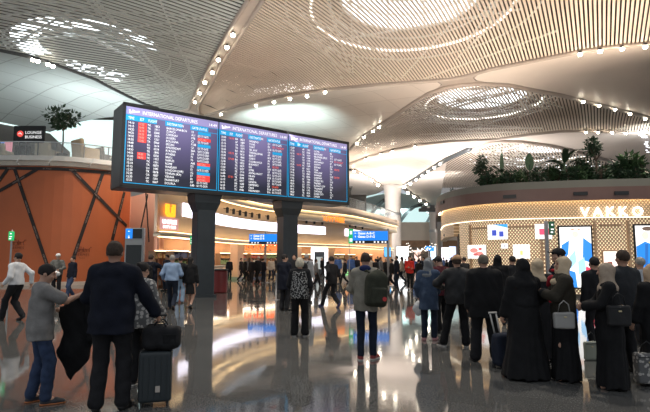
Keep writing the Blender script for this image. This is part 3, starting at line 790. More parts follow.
def bush(p, r, h, label, seed, m=None, trunk=0, group=None, name='potted_bush', cat='plant', crownw=1.0, n=380, leaf=.22):
    rng = random.Random(seed); t = thing(name, label, cat, p, 0, group)
    mb = MB()
    if trunk:
        mb2 = MB(); mb2.tube([(0, 0, 0), (.03, .02, trunk * .5), (0, 0, trunk + r * .3)], [.06, .05, .035], 7)
        for k in range(6):
            a = rng.uniform(0, 2 * PI); mb2.tube([(0, 0, trunk * .85), (r * .5 * math.cos(a), r * .5 * math.sin(a), trunk + r * rng.uniform(.2, .9))], [.03, .012], 5)
        mb2.build('trunk', M_bark, t)
        for k in range(7):
            a = rng.uniform(0, 2 * PI); rr_ = r * rng.uniform(.15, .65)
            leafblob(mb, Vector((rr_ * math.cos(a) * crownw, rr_ * math.sin(a), trunk + (h - trunk) * rng.uniform(.25, .8))), r * .5, n // 7, leaf, rng)
    else:
        mb2 = MB()
        for k in range(6):
            a = rng.uniform(0, 2 * PI); mb2.tube([(0, 0, 0), (r * .3 * math.cos(a), r * .3 * math.sin(a), h * .5), (r * .5 * math.cos(a), r * .5 * math.sin(a), h * .85)], [.03, .02, .01], 5)
        mb2.build('stem', M_bark, t)
        for k in range(7):
            a = rng.uniform(0, 2 * PI); rr_ = r * rng.uniform(.1, .6)
            leafblob(mb, Vector((rr_ * math.cos(a) * crownw, rr_ * math.sin(a), h * rng.uniform(.2, .82))), r * .5, n // 7, leaf, rng)
    mb.build('foliage', m or M_leaf, t); return t
def blade(mb, base, d0, L, w, droop, k=7):
    """one long leaf arching over"""
    p = Vector(base); d = Vector(d0).normalized(); vs = []; fs = []
    side = d.cross(Vector((0, 0, 1)));
    if side.length < .1: side = Vector((1, 0, 0))
    side.normalize()
    for i in range(k + 1):
        t = i / k; ww = w * math.sin(PI * min(1, t * .9 + .08)) ** .7 * (1 if i < k else .05)
        if i == 0: ww = w * .12
        vs += [p - side * ww, p + Vector((0, 0, -ww * .25)), p + side * ww]
        d = (d + Vector((0, 0, -droop / k))).normalized(); p = p + d * (L / k)
    for i in range(k):
        for j in (0, 1): fs.append((i * 3 + j, i * 3 + j + 1, i * 3 + 4 + j, i * 3 + 3 + j))
    mb.add(vs, fs)
def palm(p, h, n, L, w, label, seed, up=1.0, m=None, droop=1.3, group=None):
    rng = random.Random(seed); t = thing('banana_plant', label, 'plant', p, 0, group)
    s = MB(); s.tube([(0, 0, 0), (.02, 0, h * .5), (0, 0, h)], [.08, .06, .04], 8); s.build('stem', M_leafp, t)
    for i in range(n):
        a = 2 * PI * i / n + rng.uniform(-.3, .3); mb = MB()
        blade(mb, (0, 0, h * rng.uniform(.8, 1.0)), (math.cos(a), math.sin(a), up * rng.uniform(.8, 1.6)), L * rng.uniform(.8, 1.15), w, droop * rng.uniform(.7, 1.2)); mb.build('leaf', m or M_leafd, t)
    return t
# tree in a pot on the gallery
p = gal(62, 32.0); ztree = at(66, 109, 32).z - 7.75
bush(p + Vector((0, 0, .5)), 1.05, ztree - .5, 'slim tree with loose green crown in a dark pot on the lounge gallery', 11, M_leafd, trunk=(ztree) * .52, name='potted_tree', cat='tree', n=420, leaf=.3)
pt = thing('plant_pot', 'dark grey round pot under the slim tree on the gallery', 'pot', p); mb = MB(); mb.lathe([(.24, 0), (.36, .55), (.34, .57), (.30, .5)], n=18); mb.build('pot', M_darkgrey, pt)

# ================================================================ CURVED SHOP FRONT, MIDDLE
fc_px = [(156, 25.6), (168, 26.2), (181, 27.7), (200, 31), (220, 35.5), (250, 40.5), (285, 45), (320, 49), (345, 52.5), (370, 60), (392, 70)]
FC = smooth_curve([plan(x, Y) for x, Y in fc_px], 6)
def sub(C, x0, x1):
    out = [p for p in C if x0 <= CX + FPX * p.x / p.y <= x1]; return out
M_fac = mat('shopfront_beige', (0.66, 0.52, 0.40), .5, noise=.03, nscale=.7)
M_cream = mat('cornice_cream', (0.78, 0.68, 0.54), .45)
G_cove = glow('cove', (1.0, 0.72, 0.38), 3.2); G_box = glow('lightbox', (0.90, 0.86, 1.0), 2.2)
mb, _ = ribbon(FC, 2.95, 5.65, 0, .3); structure(mb.build('wall_shop', M_fac, smooth=True))
mb, _ = ribbon(FC, 5.65, 5.95, .75, 1.2); structure(mb.build('trim_51', M_cream, smooth=True))
mb, _ = ribbon(FC, 5.60, 5.64, .35, .12); structure(mb.build('trim_52', G_cove))
mb, _ = ribbon(FC, 6.0, 6.75, 1.05, 1.4); structure(mb.build('trim_53', M_fac, smooth=True))
mb, _ = ribbon(FC, 5.96, 5.99, .9, .12); structure(mb.build('trim_54', G_cove))
mb, _ = ribbon(FC, 2.75, 2.95, .35, .7); structure(mb.build('trim_55', M_cream, smooth=True))
mb, _ = ribbon(FC, 2.97, 3.0, .28, .1); structure(mb.build('trim_56', G_cove))
mb, _ = ribbon(FC, 2.70, 2.74, .2, .12); structure(mb.build('trim_57', G_cove))
# light boxes on the frieze
for i, (a, b, lab) in enumerate(((181, 284, 'long curved white light box on the beige shop front behind the board pillars'), (297, 326, 'white light box right of the second board pillar'), (343, 372, 'small far white light box above the green and blue signs'))):
    C = sub(FC, a, b); t = thing('light_box', lab, 'light box', (0, 0, 0))
    m1, _ = ribbon(C, 3.92, 4.68, .10, .12); m1.build('lit_panel', G_box, t)
    m1, _ = ribbon(C, 3.87, 3.92, .13, .16); m1.build('frame', M_cream, t); m1, _ = ribbon(C, 4.68, 4.73, .13, .16); m1.build('frame', M_cream, t)
def on_curve(C, px, off=.0):
    best = min(range(len(C) - 1), key=lambda i: abs(CX + FPX * C[i].x / C[i].y - px))
    a, b = C[best], C[best + 1]; xa = CX + FPX * a.x / a.y; xb = CX + FPX * b.x / b.y
    t = (px - xa) / (xb - xa) if abs(xb - xa) > 1e-6 else 0
    p = a + (b - a) * t; d = (b - a).normalized(); n = Vector((d.y, -d.x)); p = p + n * off
    return Vector((p.x, p.y, 0)), Vector((d.x, d.y, 0)), Vector((n.x, n.y, 0))
for k, px in enumerate((184, 193, 223, 229.5, 236, 242, 248.5, 256, 265, 275, 304, 312, 320, 347, 353, 360)):
    p, d, n = on_curve(FC, px, .3)
    t = thing('wall_spotlight', 'small black downlight on the beige frieze above the white light box', 'spotlight', (p.x, p.y, 5.05), 0, 'black spotlights along the frieze')
    m1 = MB(); m1.lathe([(.10, -.2), (.12, .15), (.05, .22)], n=10); m1.build('housing', M_black, t)
    m1 = MB(); m1.tube([Vector((0, 0, .1)), -n * .3 + Vector((0, 0, .14))], .03, 5); m1.build('bracket', M_black, t)
# U sign
p, d, n = on_curve(FC, 167, .12); zc = at(169, 211, p.y).z
t = thing('shop_sign', 'glowing yellow and orange letter U sign with white lettering below on the beige shop front', 'sign', (p.x, p.y, zc))
sz = 16 * p.y / FPX
Gy = glow('sign_yellow', (1.0, .42, .02), 1.3)
def loc2(a, b, o=0): return d * a + Vector((0, 0, b)) + n * o
m1 = MB(); H_ = sz * .42
outer = [(-H_, H_), (-H_, -H_ * .45), (-H_ * .55, -H_ * .9), (H_ * .95, -H_ * .9), (H_ * 1.0, H_), (H_ * .38, H_), (H_ * .38, -H_ * .25), (-H_ * .38, -H_ * .25), (-H_ * .38, H_)]
vs = [loc2(a, b, .12) for a, b in outer] + [loc2(a, b, 0) for a, b in outer]; no = len(outer)
from mathutils.geometry import tessellate_polygon
tr = tessellate_polygon([[Vector((a, b, 0)) for a, b in outer]])
m1.add(vs, [tuple(q) for q in tr] + [(i, (i + 1) % no, no + (i + 1) % no, no + i) for i in range(no)]); m1.build('letter_panel', Gy, t)
m1 = MB(); m1.box(loc2(0, H_ * .72, .06), (H_ * .5, .08, H_ * .2)); m1.build('inner_mark', glow('sign_orange', (.9, .2, .02), 1.0), t)
text_mesh("UNIFREE", sz * .36, 'lettering', glow('sign_letters', (1, .97, 1), 1.6), t, 'CENTER', M=basis(loc2(-.05, -sz * .82, .08), d, (0, 0, 1), n), bold=.012)
text_mesh("DUTY FREE", sz * .24, 'lettering', glow('sign_letters', (1, .97, 1), 1.6), t, 'CENTER', M=basis(loc2(-.05, -sz * 1.1, .08), d, (0, 0, 1), n), bold=.008)
m1 = MB(); m1.box(loc2(0, -sz * .8, .02), (sz * 1.7, .05, sz * .75), R=Matrix.Rotation(math.atan2(d.y, d.x), 3, 'Z')); m1.build('letter_plate', glow('sign_plate', (.75, .38, .36), .5), t)
# DUTY FREE letters on the cornice
mb, _ = ribbon(sub(FC, 287, 392), 5.1, 5.66, .76, .9); structure(mb.build('trim_60', M_cream, smooth=True))
p, d, n = on_curve(FC, 327, .80)
t = thing('shop_sign', 'orange glowing duty free letters on the upper beige cornice right of the board', 'sign', (p.x, p.y, 5.18))
text_mesh("DUTY FREE", .72, 'lettering', glow('orange_letters', (1, .25, .02), 1.5), t, 'CENTER', M=basis((0, 0, 0), d, (0, 0, 1), n), bold=.02)
p, d, n = on_curve(FC, 352, .5)
t = thing('shop_sign', 'small orange and purple square sign with a letter O beside the far light box', 'sign', (p.x, p.y, 0))
zc = at(331, 234, p.y).z; x331 = at(331, 234, p.y).x - p.x
t.location = (p.x + x331, p.y - .8, 0)
m1 = MB(); m1.box((0, 0, zc), (.9, .15, 1.3), bev=.03); m1.build('sign_panel', glow('sq_orange', (1, .3, .02), 1.2), t)
m1 = MB(); m1.box((.75, 0, zc + .2), (.5, .12, 1.4)); m1.build('side_panel', glow('sq_purple', (.6, .4, .9), 1.3), t)
text_mesh("O", .95, 'lettering', T_sign, t, 'CENTER', M=basis((0, -.09, zc - .3), (1, 0, 0), (0, 0, 1), (0, -1, 0)), bold=.02)
m1 = MB(); m1.box((0, 0, zc - .85), (.8, .1, .3)); m1.build('lower_panel', glow('sq_white', (1, 1, 1), 1.2), t)
# red DUTY FREE letters in the shop opening
t = thing('shop_sign', 'red glowing duty free letters low in the shop opening between the board pillars', 'sign', (at(264, 247, 37).x, 37, at(264, 250, 37).z))
text_mesh("DUTY FREE", .55, 'lettering', glow('red_letters', (1, .10, .02), 2.2), t, 'CENTER', M=basis((0, 0, 0), (1, 0, 0), (0, 0, 1), (0, -1, 0)), bold=.02)

# shop interior behind the front --------------------------------------
def shift_curve(C, dy):
    out = []
    for q in C:
        if CX + FPX * q.x / q.y < 163: continue
        v = Vector((q.x, q.y)).normalized(); out.append(q + v * dy)
    return out
SB = shift_curve(FC, 9.0)
M_warmwall = mat('warm_shop_wall', (0.72, 0.36, 0.17), .6, noise=.15, nscale=.8)
mb, _ = ribbon(SB, 0, 3.0, 0, .3); structure(mb.build('wall_shop', M_warmwall))
FCi = shift_curve(FC, .4); mb = MB(); n_ = len(SB)
mb.add([(q.x, q.y, 3.04) for q in FCi] + [(q.x, q.y, 3.04) for q in SB], [(i, n_ + i, n_ + i + 1, i + 1) for i in range(n_ - 1)]); structure(mb.build('ceiling', M_cream))
for off in (-2.0, -4.5, -7.0):
    mb, _ = ribbon(shift_curve(FC, -off), 2.97, 3.0, 0, .3); structure(mb.build('trim_58', glow('shop_strip', (1, .86, .68), 5.0)))
rng = random.Random(21)
goods = [mat('goods_%d' % i, c, .5, noise=.2, nscale=8) for i, c in enumerate(((.7, .55, .3), (.5, .12, .08), (.8, .75, .65), (.12, .16, .3), (.25, .35, .15), (.6, .3, .1)))]
def shelfunit(p, rz, label, w=2.2, h=2.0, lit=True):
    t = thing('display_shelf', label, 'shelf', p, rz)
    m1 = MB(); m1.box((0, .2, h / 2), (w, .06, h)); m1.box((-w / 2, 0, h / 2), (.06, .45, h)); m1.box((w / 2, 0, h / 2), (.06, .45, h)); m1.box((0, 0, h), (w + .06, .45, .06)); m1.build('carcass', mat('shelf_wood', (.28, .17, .1), .5), t)
    for k in range(4):
        m1 = MB(); m1.box((0, 0, .12 + k * h / 4), (w - .08, .42, .04)); m1.build('shelf_board', mat('shelf_wood', (.28, .17, .1), .5), t)
    for k in range(4):
        m1 = MB(); x = -w / 2 + .12
        while x < w / 2 - .15:
            ww = rng.uniform(.08, .2); hh = rng.uniform(.15, h / 4 - .12); m1.m = 0
            m1.box((x + ww / 2, -.03, .14 + k * h / 4 + hh / 2), (ww * .9, .25, hh), bev=.01); x += ww + .02
        m1.build('stacked_goods', rng.choice(goods), t)
    if lit:
        m1 = MB(); m1.box((0, -.2, h + .05), (w, .05, .05)); m1.build('light_strip', glow('shelf_light', (1, .8, .5), 4), t)
desc = ['below the letter U sign', 'beside the doorway left of the first pillar', 'behind the couple walking near the left pillar', 'just right of the left pillar', 'in the middle of the open shop', 'behind the red letters', 'left of the second pillar', 'far back behind the second pillar', 'right of the white portal', 'under the far blue sign', 'far right of the open shop']
for k, (px, off) in enumerate(((166, -3.2), (178.5, -1.6), (189, -5.2), (224, -6.5), (240, -8.2), (256, -8.2), (272, -7), (303, -6), (338, -5), (350, -6), (368, -5))):
    p, d, n = on_curve(FC, px, 0); v_ = Vector((p.x, p.y, 0)).normalized(); p = p - v_ * off
    shelfunit(p, math.atan2(d.y, d.x), 'lit wooden display shelf of small goods ' + desc[k])
M_pink = mat('counter_white', (.75, .66, .58), .4)
for k, (px, off, lab) in enumerate(((232, -1.6, 'white curved shop counter just right of the left pillar'), (249, -1.6, 'white shop counter in the middle of the duty free opening'), (352, -1, 'pale counter under the far blue sign'))):
    p, d, n = on_curve(FC, px, off); t = thing('shop_counter', lab, 'counter', p, math.atan2(d.y, d.x))
    m1 = MB(); m1.box((0, 0, .5), (2.6, .8, 1.0), bev=.06); m1.build('base', M_pink, t); m1 = MB(); m1.box((0, 0, 1.03), (2.8, .95, .06), bev=.02); m1.build('countertop', M_grey, t)
    m1 = MB(); m1.box((0, -.43, .12), (2.5, .04, .06)); m1.build('light_strip', glow('green_strip', (.3, 1, .35), 1.5), t)
for k, (px, off) in enumerate(((213, -.6), (243, -.5), (300, -.5), (333, -.5))):
    p, d, n = on_curve(FC, px, off); t = thing('square_pillar', 'warm lit square pillar in the duty free shop opening, ' + ['hidden by the left board pillar', 'between the two board pillars', 'right of the second board pillar', 'right of the white portal'][k], 'pillar', p, math.atan2(d.y, d.x))
    m1 = MB(); m1.box((0, 0, 1.5), (.9, .7, 3.0), bev=.03); m1.build('shaft', mat('pillar_warm', (.75, .5, .34), .5), t); m1 = MB(); m1.box((0, 0, .1), (1.0, .8, .2)); m1.build('base', M_grey, t)
# white portal with dark screen
p = plan(319.5, 46); t = thing('white_portal', 'white lit portal frame round a dark screen right of the second board pillar', 'portal', (p.x, p.y, 0))
G_por = glow('portal', (.95, .97, 1), 1.3)
m1 = MB()
for x in (-.62, .62): m1.box((x, 0, 1.25), (.32, .3, 2.5), bev=.02)
m1.box((0, 0, 2.42), (1.5, .3, .4)); m1.build('frame', G_por, t); m1 = MB(); m1.box((0, .1, 1.1), (.95, .1, 2.2)); m1.build('screen', mat('dark_screen', (.05, .06, .07), .2), t)
m1 = MB(); m1.box((.0, .04, 1.2), (.55, .04, 1.1)); m1.build('poster', glow('poster_grey', (.45, .5, .5), .6), t)
# red bin-like stand beside left pillar
p = plan(220, 24.5); t = thing('red_stand', 'round dark red display drum just right of the left board pillar', 'stand', (p.x, p.y, 0))
m1 = MB(); m1.lathe([(.34, 0), (.38, .05), (.38, 1.0), (.34, 1.06)], n=24); m1.build('body', mat('dark_red', (.18, .02, .02), .4), t); m1 = MB(); m1.lathe([(.40, 1.06), (.40, 1.12), (.1, 1.14)], n=24); m1.build('lid', M_black, t)
# gallery on the shop roof: railing and dark volumes
rl = thing('gallery_railing', 'glass railing on the roof of the duty free shop right of the board', 'railing', (0, 0, 0))
C = sub(FC, 286, 392); m1, _ = ribbon(C, 6.75, 7.75, .9, .03); m1.build('glass_panel', M_glass, rl); m1, _ = ribbon(C, 7.75, 7.82, .92, .07); m1.build('handrail', M_grey, rl)
for i in range(0, len(C), 2):
    q = offset_curve(C, .9)[i]; m1 = MB(); m1.box((q.x, q.y, 7.25), (.06, .06, 1.0)); m1.build('post', M_grey, rl)
for (px, Y, w_, d_, z0, z1, m_, lab) in ((347, 57, 4.2, 3, 6.7, 8.6, mat('kiosk_dark', (.10, .10, .095), .5, noise=.2, nscale=1), 'dark grey box kiosk on the shop roof right of the board'), (322, 53, 6, 2.5, 6.7, 8.9, mat('kiosk_dark', (.10, .10, .095), .5), 'long dark kiosk on the shop roof behind the board corner'), (300, 50, 4, 2, 6.7, 7.7, mat('kiosk_tan', (.5, .42, .32), .5), 'low tan counter on the shop roof under the board edge')):
    p = plan(px, Y); t = thing('roof_kiosk', lab, 'kiosk', (p.x, p.y, z0)); m1 = MB(); m1.box((0, 0, (z1 - z0) / 2), (w_, d_, z1 - z0), bev=.05); m1.build('body', m_, t)
    m1 = MB(); m1.box((0, 0, z1 - z0 + .06), (w_ + .3, d_ + .3, .12)); m1.build('roof', M_grey, t)
# truss under the cornice behind the board
m1 = MB()
for k in range(14):
    a, d, n = on_curve(FC, 236 + k * 3.4, 2.2); m1.box((a.x, a.y, 6.95), (.5, .3, .35)); 
structure(m1.build('trim_59', M_darkgrey))

# ================================================================ SIGNS ON POLES
M_pole = mat('pole_steel', (.34, .33, .32), .35, .7); G_blue = glow('blue_sign', (.01, .20, .75), .95)
def arrow(mb, c, s, ang):
    R = Matrix.Rotation(ang, 3, 'Y'); c = Vector(c)
    def q(a, b): return c + R @ Vector((a * s, 0, b * s))
    mb.add([q(-.08, -.4), q(.08, -.4), q(.08, .1), q(-.08, .1)], [(0, 1, 2, 3)]); mb.add([q(-.3, .05), q(.3, .05), q(0, .42)], [(0, 1, 2)])
def wayfinding(px0, px1, py0, py1, Y, pole_px, label, lines, half=None, icons=True, polew=.07):
    p = plan(pole_px, Y); t = thing('wayfinding_sign', label, 'sign', (p.x, Y, 0))
    x0, x1 = at(px0, 258, Y).x - p.x, at(px1, 258, Y).x - p.x; z1, z0 = at(pole_px, py0, Y).z, at(pole_px, py1, Y).z
    m1 = MB(); m1.box((0, .12, (z1 + .15) / 2), (polew * 2, .1, z1 + .15), bev=.02); m1.build('pole', M_pole, t)
    m1 = MB(); m1.lathe([(.3, 0), (.3, .03), (.08, .05)], n=16); o = m1.build('base_plate', M_pole, t); o.location = (0, .12, 0)
    m1 = MB(); m1.box(((x0 + x1) / 2, 0, (z0 + z1) / 2), (x1 - x0, .12, z1 - z0), bev=.02); m1.build('sign_panel', G_blue, t)
    h = z1 - z0; w_ = x1 - x0
    if half:
        m1 = MB(); m1.box(((x0 + x1) / 2, -.065, z0 + h * .12), (w_, .02, h * .24)); m1.build('dark_strip', M_black, t)
    for i, s in enumerate(lines):
        text_mesh(s, h * .26, 'lettering', T_sign, t, M=basis((x0 + w_ * .14, -.07, z1 - h * (.27 + .27 * i)), (1, 0, 0), (0, 0, 1), (0, -1, 0)), bold=.006)
    m1 = MB()
    for i in range(len(lines)): arrow(m1, (x0 + w_ * .07, -.072, z1 - h * (.18 + .27 * i)), h * .2, 0 if i % 2 else -PI / 2)
    for fx in (.1, .2, .3, .62, .72, .84, .93): m1.lathe([(h * .07, 0), (h * .07, .01)], (0, 0, 0), 10) if False else m1.box((x0 + w_ * fx, -.08, z0 + h * .12), (h * .13, .01, h * .14))
    m1.build('pictogram', T_sign, t)
wayfinding(249, 279, 234, 244, 34, 265, 'blue overhead sign with white arrows on a thin pole between the board pillars', ["Gates A B", "Gates D E"], True, polew=.06)
wayfinding(353, 388, 231, 243.5, 30, 388.5, 'bright blue sign with white arrows on a pole right of the second board pillar', ["Gates A-B-C", "Gates D-F-G"], True, polew=.07)
p = plan(351, 30.3); t = thing('exit_sign', 'green exit sign standing beside the left end of the bright blue sign', 'exit sign', (p.x, 30.3, 0))
z1, z0 = at(351, 229, 30.3).z, at(351, 243.5, 30.3).z
m1 = MB(); m1.box((0, 0, (z0 + z1) / 2), (.28, .1, z1 - z0), bev=.01); m1.build('sign_panel', glow('green_sign', (.01, .42, .12), .8), t)
m1 = MB(); m1.box((0, -.06, z1 - .22), (.14, .01, .2)); m1.box((0, -.06, z0 + .2), (.16, .01, .2)); m1.build('pictogram', T_sign, t)
m1 = MB(); m1.box((-.1, .03, z0 / 2), (.04, .04, z0)); m1.build('pole', M_pole, t)
def pole_exit(px, py_top, Y, sx0, sx1, sy0, sy1, label, polew, lit=.7):
    p = plan(px, Y); t = thing('exit_sign', label, 'exit sign', (p.x, Y, 0)); zt = at(px, py_top, Y).z
    m1 = MB(); m1.box((0, 0, zt / 2), (polew, polew * .8, zt), bev=.01); m1.build('pole', M_pole, t)
    x0, x1 = at(sx0, 258, Y).x - p.x, at(sx1, 258, Y).x - p.x; z1, z0 = at(px, sy0, Y).z, at(px, sy1, Y).z
    m1 = MB(); m1.box(((x0 + x1) / 2, 0, (z0 + z1) / 2), (x1 - x0, .06, z1 - z0), bev=.01); m1.build('sign_panel', glow('dark_green_sign', (.008, .06, .025), .8) if lit < .8 else glow('green_sign', (.01, .42, .12), .8), t)
    w_ = x1 - x0; m1 = MB(); cx_ = (x0 + x1) / 2
    m1.box((cx_, -.035, z1 - (z1 - z0) * .25), (w_ * .3, .01, (z1 - z0) * .12)); m1.box((cx_, -.035, z0 + (z1 - z0) * .42), (w_ * .5, .01, (z1 - z0) * .1)); m1.box((cx_ - w_ * .1, -.035, z0 + (z1 - z0) * .2), (w_ * .4, .01, (z1 - z0) * .12)); m1.build('pictogram', T_sign, t)
pole_exit(547.5, 221, 12.6, 550.3, 555.8, 221.5, 235, 'dark green exit sign on a grey steel pole before the lattice shop', .085)
pole_exit(10.5, 230, 16, 7.4, 12.6, 231.5, 240.5, 'bright green exit sign on a thin pole before the orange wall, far left', .05, 1)
pole_exit(191, 236, 23, 189.5, 193, 236, 244.5, 'small green exit sign beside the left board pillar', .05, 1)
# information totem
p = plan(134.5, 23.5); t = thing('information_totem', 'tall grey information totem with dark screen and blue arrow beside the orange wall', 'totem', (p.x, 23.5, 0))
k = 23.5 / FPX; z1 = at(134, 228, 23.5).z; W_ = 18.5 * k
m1 = MB(); m1.box((0, 0, z1 / 2), (W_, .25, z1), bev=.02); m1.build('casing', mat('totem_grey', (.32, .33, .33), .35, .4), t)
m1 = MB(); m1.box((.0, -.13, z1 - .95 * .86 - .62), (W_ * .82, .03, 1.3)); m1.build('screen', mat('totem_screen', (.012, .016, .016), .15), t)
m1 = MB(); m1.box((W_ * .16, -.13, z1 - .27), (W_ * .5, .03, .44)); m1.build('upper_screen', mat('totem_screen', (.012, .016, .016), .15), t)
m1 = MB(); m1.box((-W_ * .28, -.135, z1 - .27), (W_ * .36, .03, .44)); m1.build('arrow_field', G_blue, t)
m1 = MB(); arrow(m1, (-W_ * .28, -.155, z1 - .42), .18, PI); arrow(m1, (-W_ * .28, -.155, z1 - .16), .12, -PI / 2); m1.build('pictogram', T_sign, t)

# ================================================================ LATTICE SHOP, RIGHT
vk_px = [(442, 42), (443.5, 33), (446, 28.0), (452, 25.9), (470, 24.0), (495, 22.9), (520, 22.3), (560, 21.8), (600, 21.4), (650, 21.1), (720, 20.8), (800, 20.6)]
VC = smooth_curve([plan(x, Y) for x, Y in vk_px], 6)
def lattice_mat(name, s, holes, bar, es):
    m = bpy.data.materials.new(name); m.use_nodes = True; nt = m.node_tree; b = nt.nodes['Principled BSDF']; L = nt.links.new; N = nt.nodes.new
    tc = N('ShaderNodeTexCoord'); mp = N('ShaderNodeMapping'); mp.inputs['Rotation'].default_value = (0, 0, math.radians(45)); mp.inputs['Scale'].default_value = (s, s * .8, 1)
    L(tc.outputs['UV'], mp.inputs['Vector'])
    br = N('ShaderNodeTexBrick'); br.offset = 0; br.inputs['Scale'].default_value = 1; br.inputs['Brick Width'].default_value = 1; br.inputs['Row Height'].default_value = 1
    br.inputs['Mortar Size'].default_value = .24; br.inputs['Mortar Smooth'].default_value = .1
    br.inputs['Color1'].default_value = holes + (1,); br.inputs['Color2'].default_value = holes + (1,); br.inputs['Mortar'].default_value = bar + (1,)
    L(mp.outputs['Vector'], br.inputs['Vector']); L(br.outputs['Color'], b.inputs['Base Color'])
    # backlit: the small openings let the lamp light behind through
    inv = N('ShaderNodeMath'); inv.operation = 'SUBTRACT'; inv.inputs[0].default_value = 1.0; L(br.outputs['Fac'], inv.inputs[1])
    ml = N('ShaderNodeMath'); ml.operation = 'MULTIPLY'; ml.inputs[1].default_value = es; L(inv.outputs[0], ml.inputs[0])
    b.inputs['Emission Color'].default_value = (1, .78, .5, 1); L(ml.outputs[0], b.inputs['Emission Strength']); b.inputs['Roughness'].default_value = .45
    return m
M_lat = lattice_mat('gold_lattice', 10.5, (.80, .60, .40), (.50, .32, .19), .78)
M_latb = lattice_mat('gold_lattice_upper', 10.5, (.72, .55, .36), (.46, .31, .18), .25)
shop = thing('lattice_shop', 'round fronted shop kiosk clad in a gold backlit lattice under a brown roof band', 'shop', (0, 0, 0))
C_low = sub(VC, 458, 800)
m1, uv = ribbon(C_low, 0.12, 3.35, -.02, .25); m1.build('lattice_wall', M_lat, shop, uvs=uv)
C_near = VC[8:]
m1, uv = ribbon(C_near, 3.33, 4.28, .12, .35); m1.build('upper_lattice', M_latb, shop, uvs=uv)
m1, _ = ribbon(C_near, 2.85, 3.34, .13, .3); 
C_end = [q for q in VC[6:] if CX + FPX * q.x / q.y < 458]
m1, uv = ribbon(C_end, 2.72, 3.34, .12, .35); m1.build('upper_lattice', M_latb, shop, uvs=uv)
m1, _ = ribbon(VC, 4.08, 4.62, .45, .12); m1.build('roof_band', mat('brown_band', (.15, .085, .07), .45, noise=.1, nscale=1), shop)
m1, _ = ribbon(VC, 4.62, 4.94, .40, .75); m1.build('planter_edge', mat('grey_green_band', (.17, .165, .135), .6, noise=.06, nscale=1), shop)
m1, _ = ribbon(VC, 4.60, 4.85, -.2, 2.6); m1.build('planter_bed', mat('soil', (.05, .04, .03), .9, noise=.3), shop)
m1, _ = ribbon(C_near, 4.28, 4.33, .26, .08); m1.build('light_strip', glow('cove_gold', (1, .82, .5), 16), shop)
m1, _ = ribbon(C_near, 3.33, 3.37, .18, .06); m1.build('light_strip', glow('cove_gold2', (1, .88, .66), 1.5), shop)
m1, _ = ribbon(sub(VC, 458, 800), 0, .12, .05, .3); m1.build('plinth', mat('plinth_dark', (.06, .05, .04), .4), shop)
m1, _ = ribbon(VC, 4.5, 4.6, -.25, 6); m1.build('roof_slab', M_darkgrey, shop)
# recessed panel edges (tan frames on the lattice)
M_tan = mat('tan_frame', (.50, .33, .20), .5)
def vk(px, py, off=.0):
    p, d, n = on_curve(VC, px, 0); z = at(px, py, p.y).z
    q, d, n = on_curve(VC, px, off); return Vector((q.x, q.y, z)), d, n
for px in (471, 541, 594.5, 628):
    m1 = MB(); a, d, n = vk(px, 258, .05); m1.box((a.x, a.y, 1.65), (.09, .09, 3.1), R=Matrix.Rotation(math.atan2(d.y, d.x), 3, 'Z')); m1.build('tan_mullion', M_tan, shop)
for px0, px1 in ((471, 541), (594.5, 628)):
    C = sub(VC, px0, px1); m2, _ = ribbon(C, 3.0, 3.07, .06, .08); m2.build('tan_rail', M_tan, shop)
# roof vents on the brown band
for px, py in ((452, 202.5), (512, 196.5), (580, 193.5), (619, 193)):
    a, d, n = on_curve(VC, px, .47); z = at(px, py, a.y).z; m1 = MB(); m1.box((a.x, a.y, z), (.55, .06, .15), R=Matrix.Rotation(math.atan2(d.y, d.x), 3, 'Z')); m1.build('roof_vent', M_black, shop)
# portal at the left end
m1 = MB(); Yp = 25.3
for px in (459.5,): p = plan(px, Yp); m1.box((p.x, Yp, at(px, 234, Yp).z / 2), (.13, .3, at(px, 234, Yp).z))
pa, pb = plan(445, 27.2), plan(460.5, Yp); za = at(459, 233.5, Yp).z
m1.tube([(pa.x, pa.y, za), (pb.x, pb.y, za)], .09, 4)
m1.build('portal_frame', M_black, shop)
# shop name
for ch, px, w_ in (("V", 583.8, 7.5), ("A", 596.3, 8), ("K", 608.5, 8), ("K", 621, 8), ("O", 635.5, 9.5)):
    a, d, n = on_curve(VC, cor(px, 212), .20); sc_ = a.y / FPX
    text_mesh(ch, 13.5 * sc_, 'lettering', glow('shop_letters', (1, .98, .92), 3.2), shop, 'CENTER', M=basis((a.x, a.y, 3.40), d, (0, 0, 1), n), extrude=.02, bold=.002)
# framed light pictures and the two large advert screens
def vpanel(name, cat, px0, px1, py0, py1, label, art, es=1.0, fr=.0, frm=None, base=(.93, .92, .9)):
    c = (px0 + px1) / 2; a, d, n = on_curve(VC, c, .10); k = a.y / FPX; cosv = abs(d.x)
    z1, z0 = at(c, py0, a.y).z, at(c, py1, a.y).z; w_ = (px1 - px0) * k / max(cosv, .6); h = z1 - z0
    t = thing(name, label, cat, (a.x, a.y, z0), math.atan2(d.y, d.x))
    m1 = MB(); m1.box((0, 0, h / 2), (w_, .08, h), bev=.01); m1.build('casing', frm or mat('white_frame', (.8, .8, .78), .4), t)
    m1 = MB(); m1.box((0, -.045, h / 2), (w_ - 2 * fr, .012, h - 2 * fr)); m1.build('lit_picture', glow('panel_%s' % label[:12], base, es), t)
    for (col, shapes) in art:
        m1 = MB()
        for poly in shapes:
            vs = [((u - .5) * (w_ - 2 * fr), -.0535 - .0015 * len(MATS) * 0 - .002 * art.index((col, shapes)), fr + v * (h - 2 * fr)) for u, v in poly]; m1.add(vs, [tuple(q) for q in tessellate_polygon([[Vector((u, v, 0)) for u, v in poly]])])
        m1.build('picture_shape', glow('art_%.2f_%.2f_%.2f' % col, col, es), t)
    return t
R4 = lambda x0, y0, x1, y1: [(x0, y0), (x1, y0), (x1, y1), (x0, y1)]
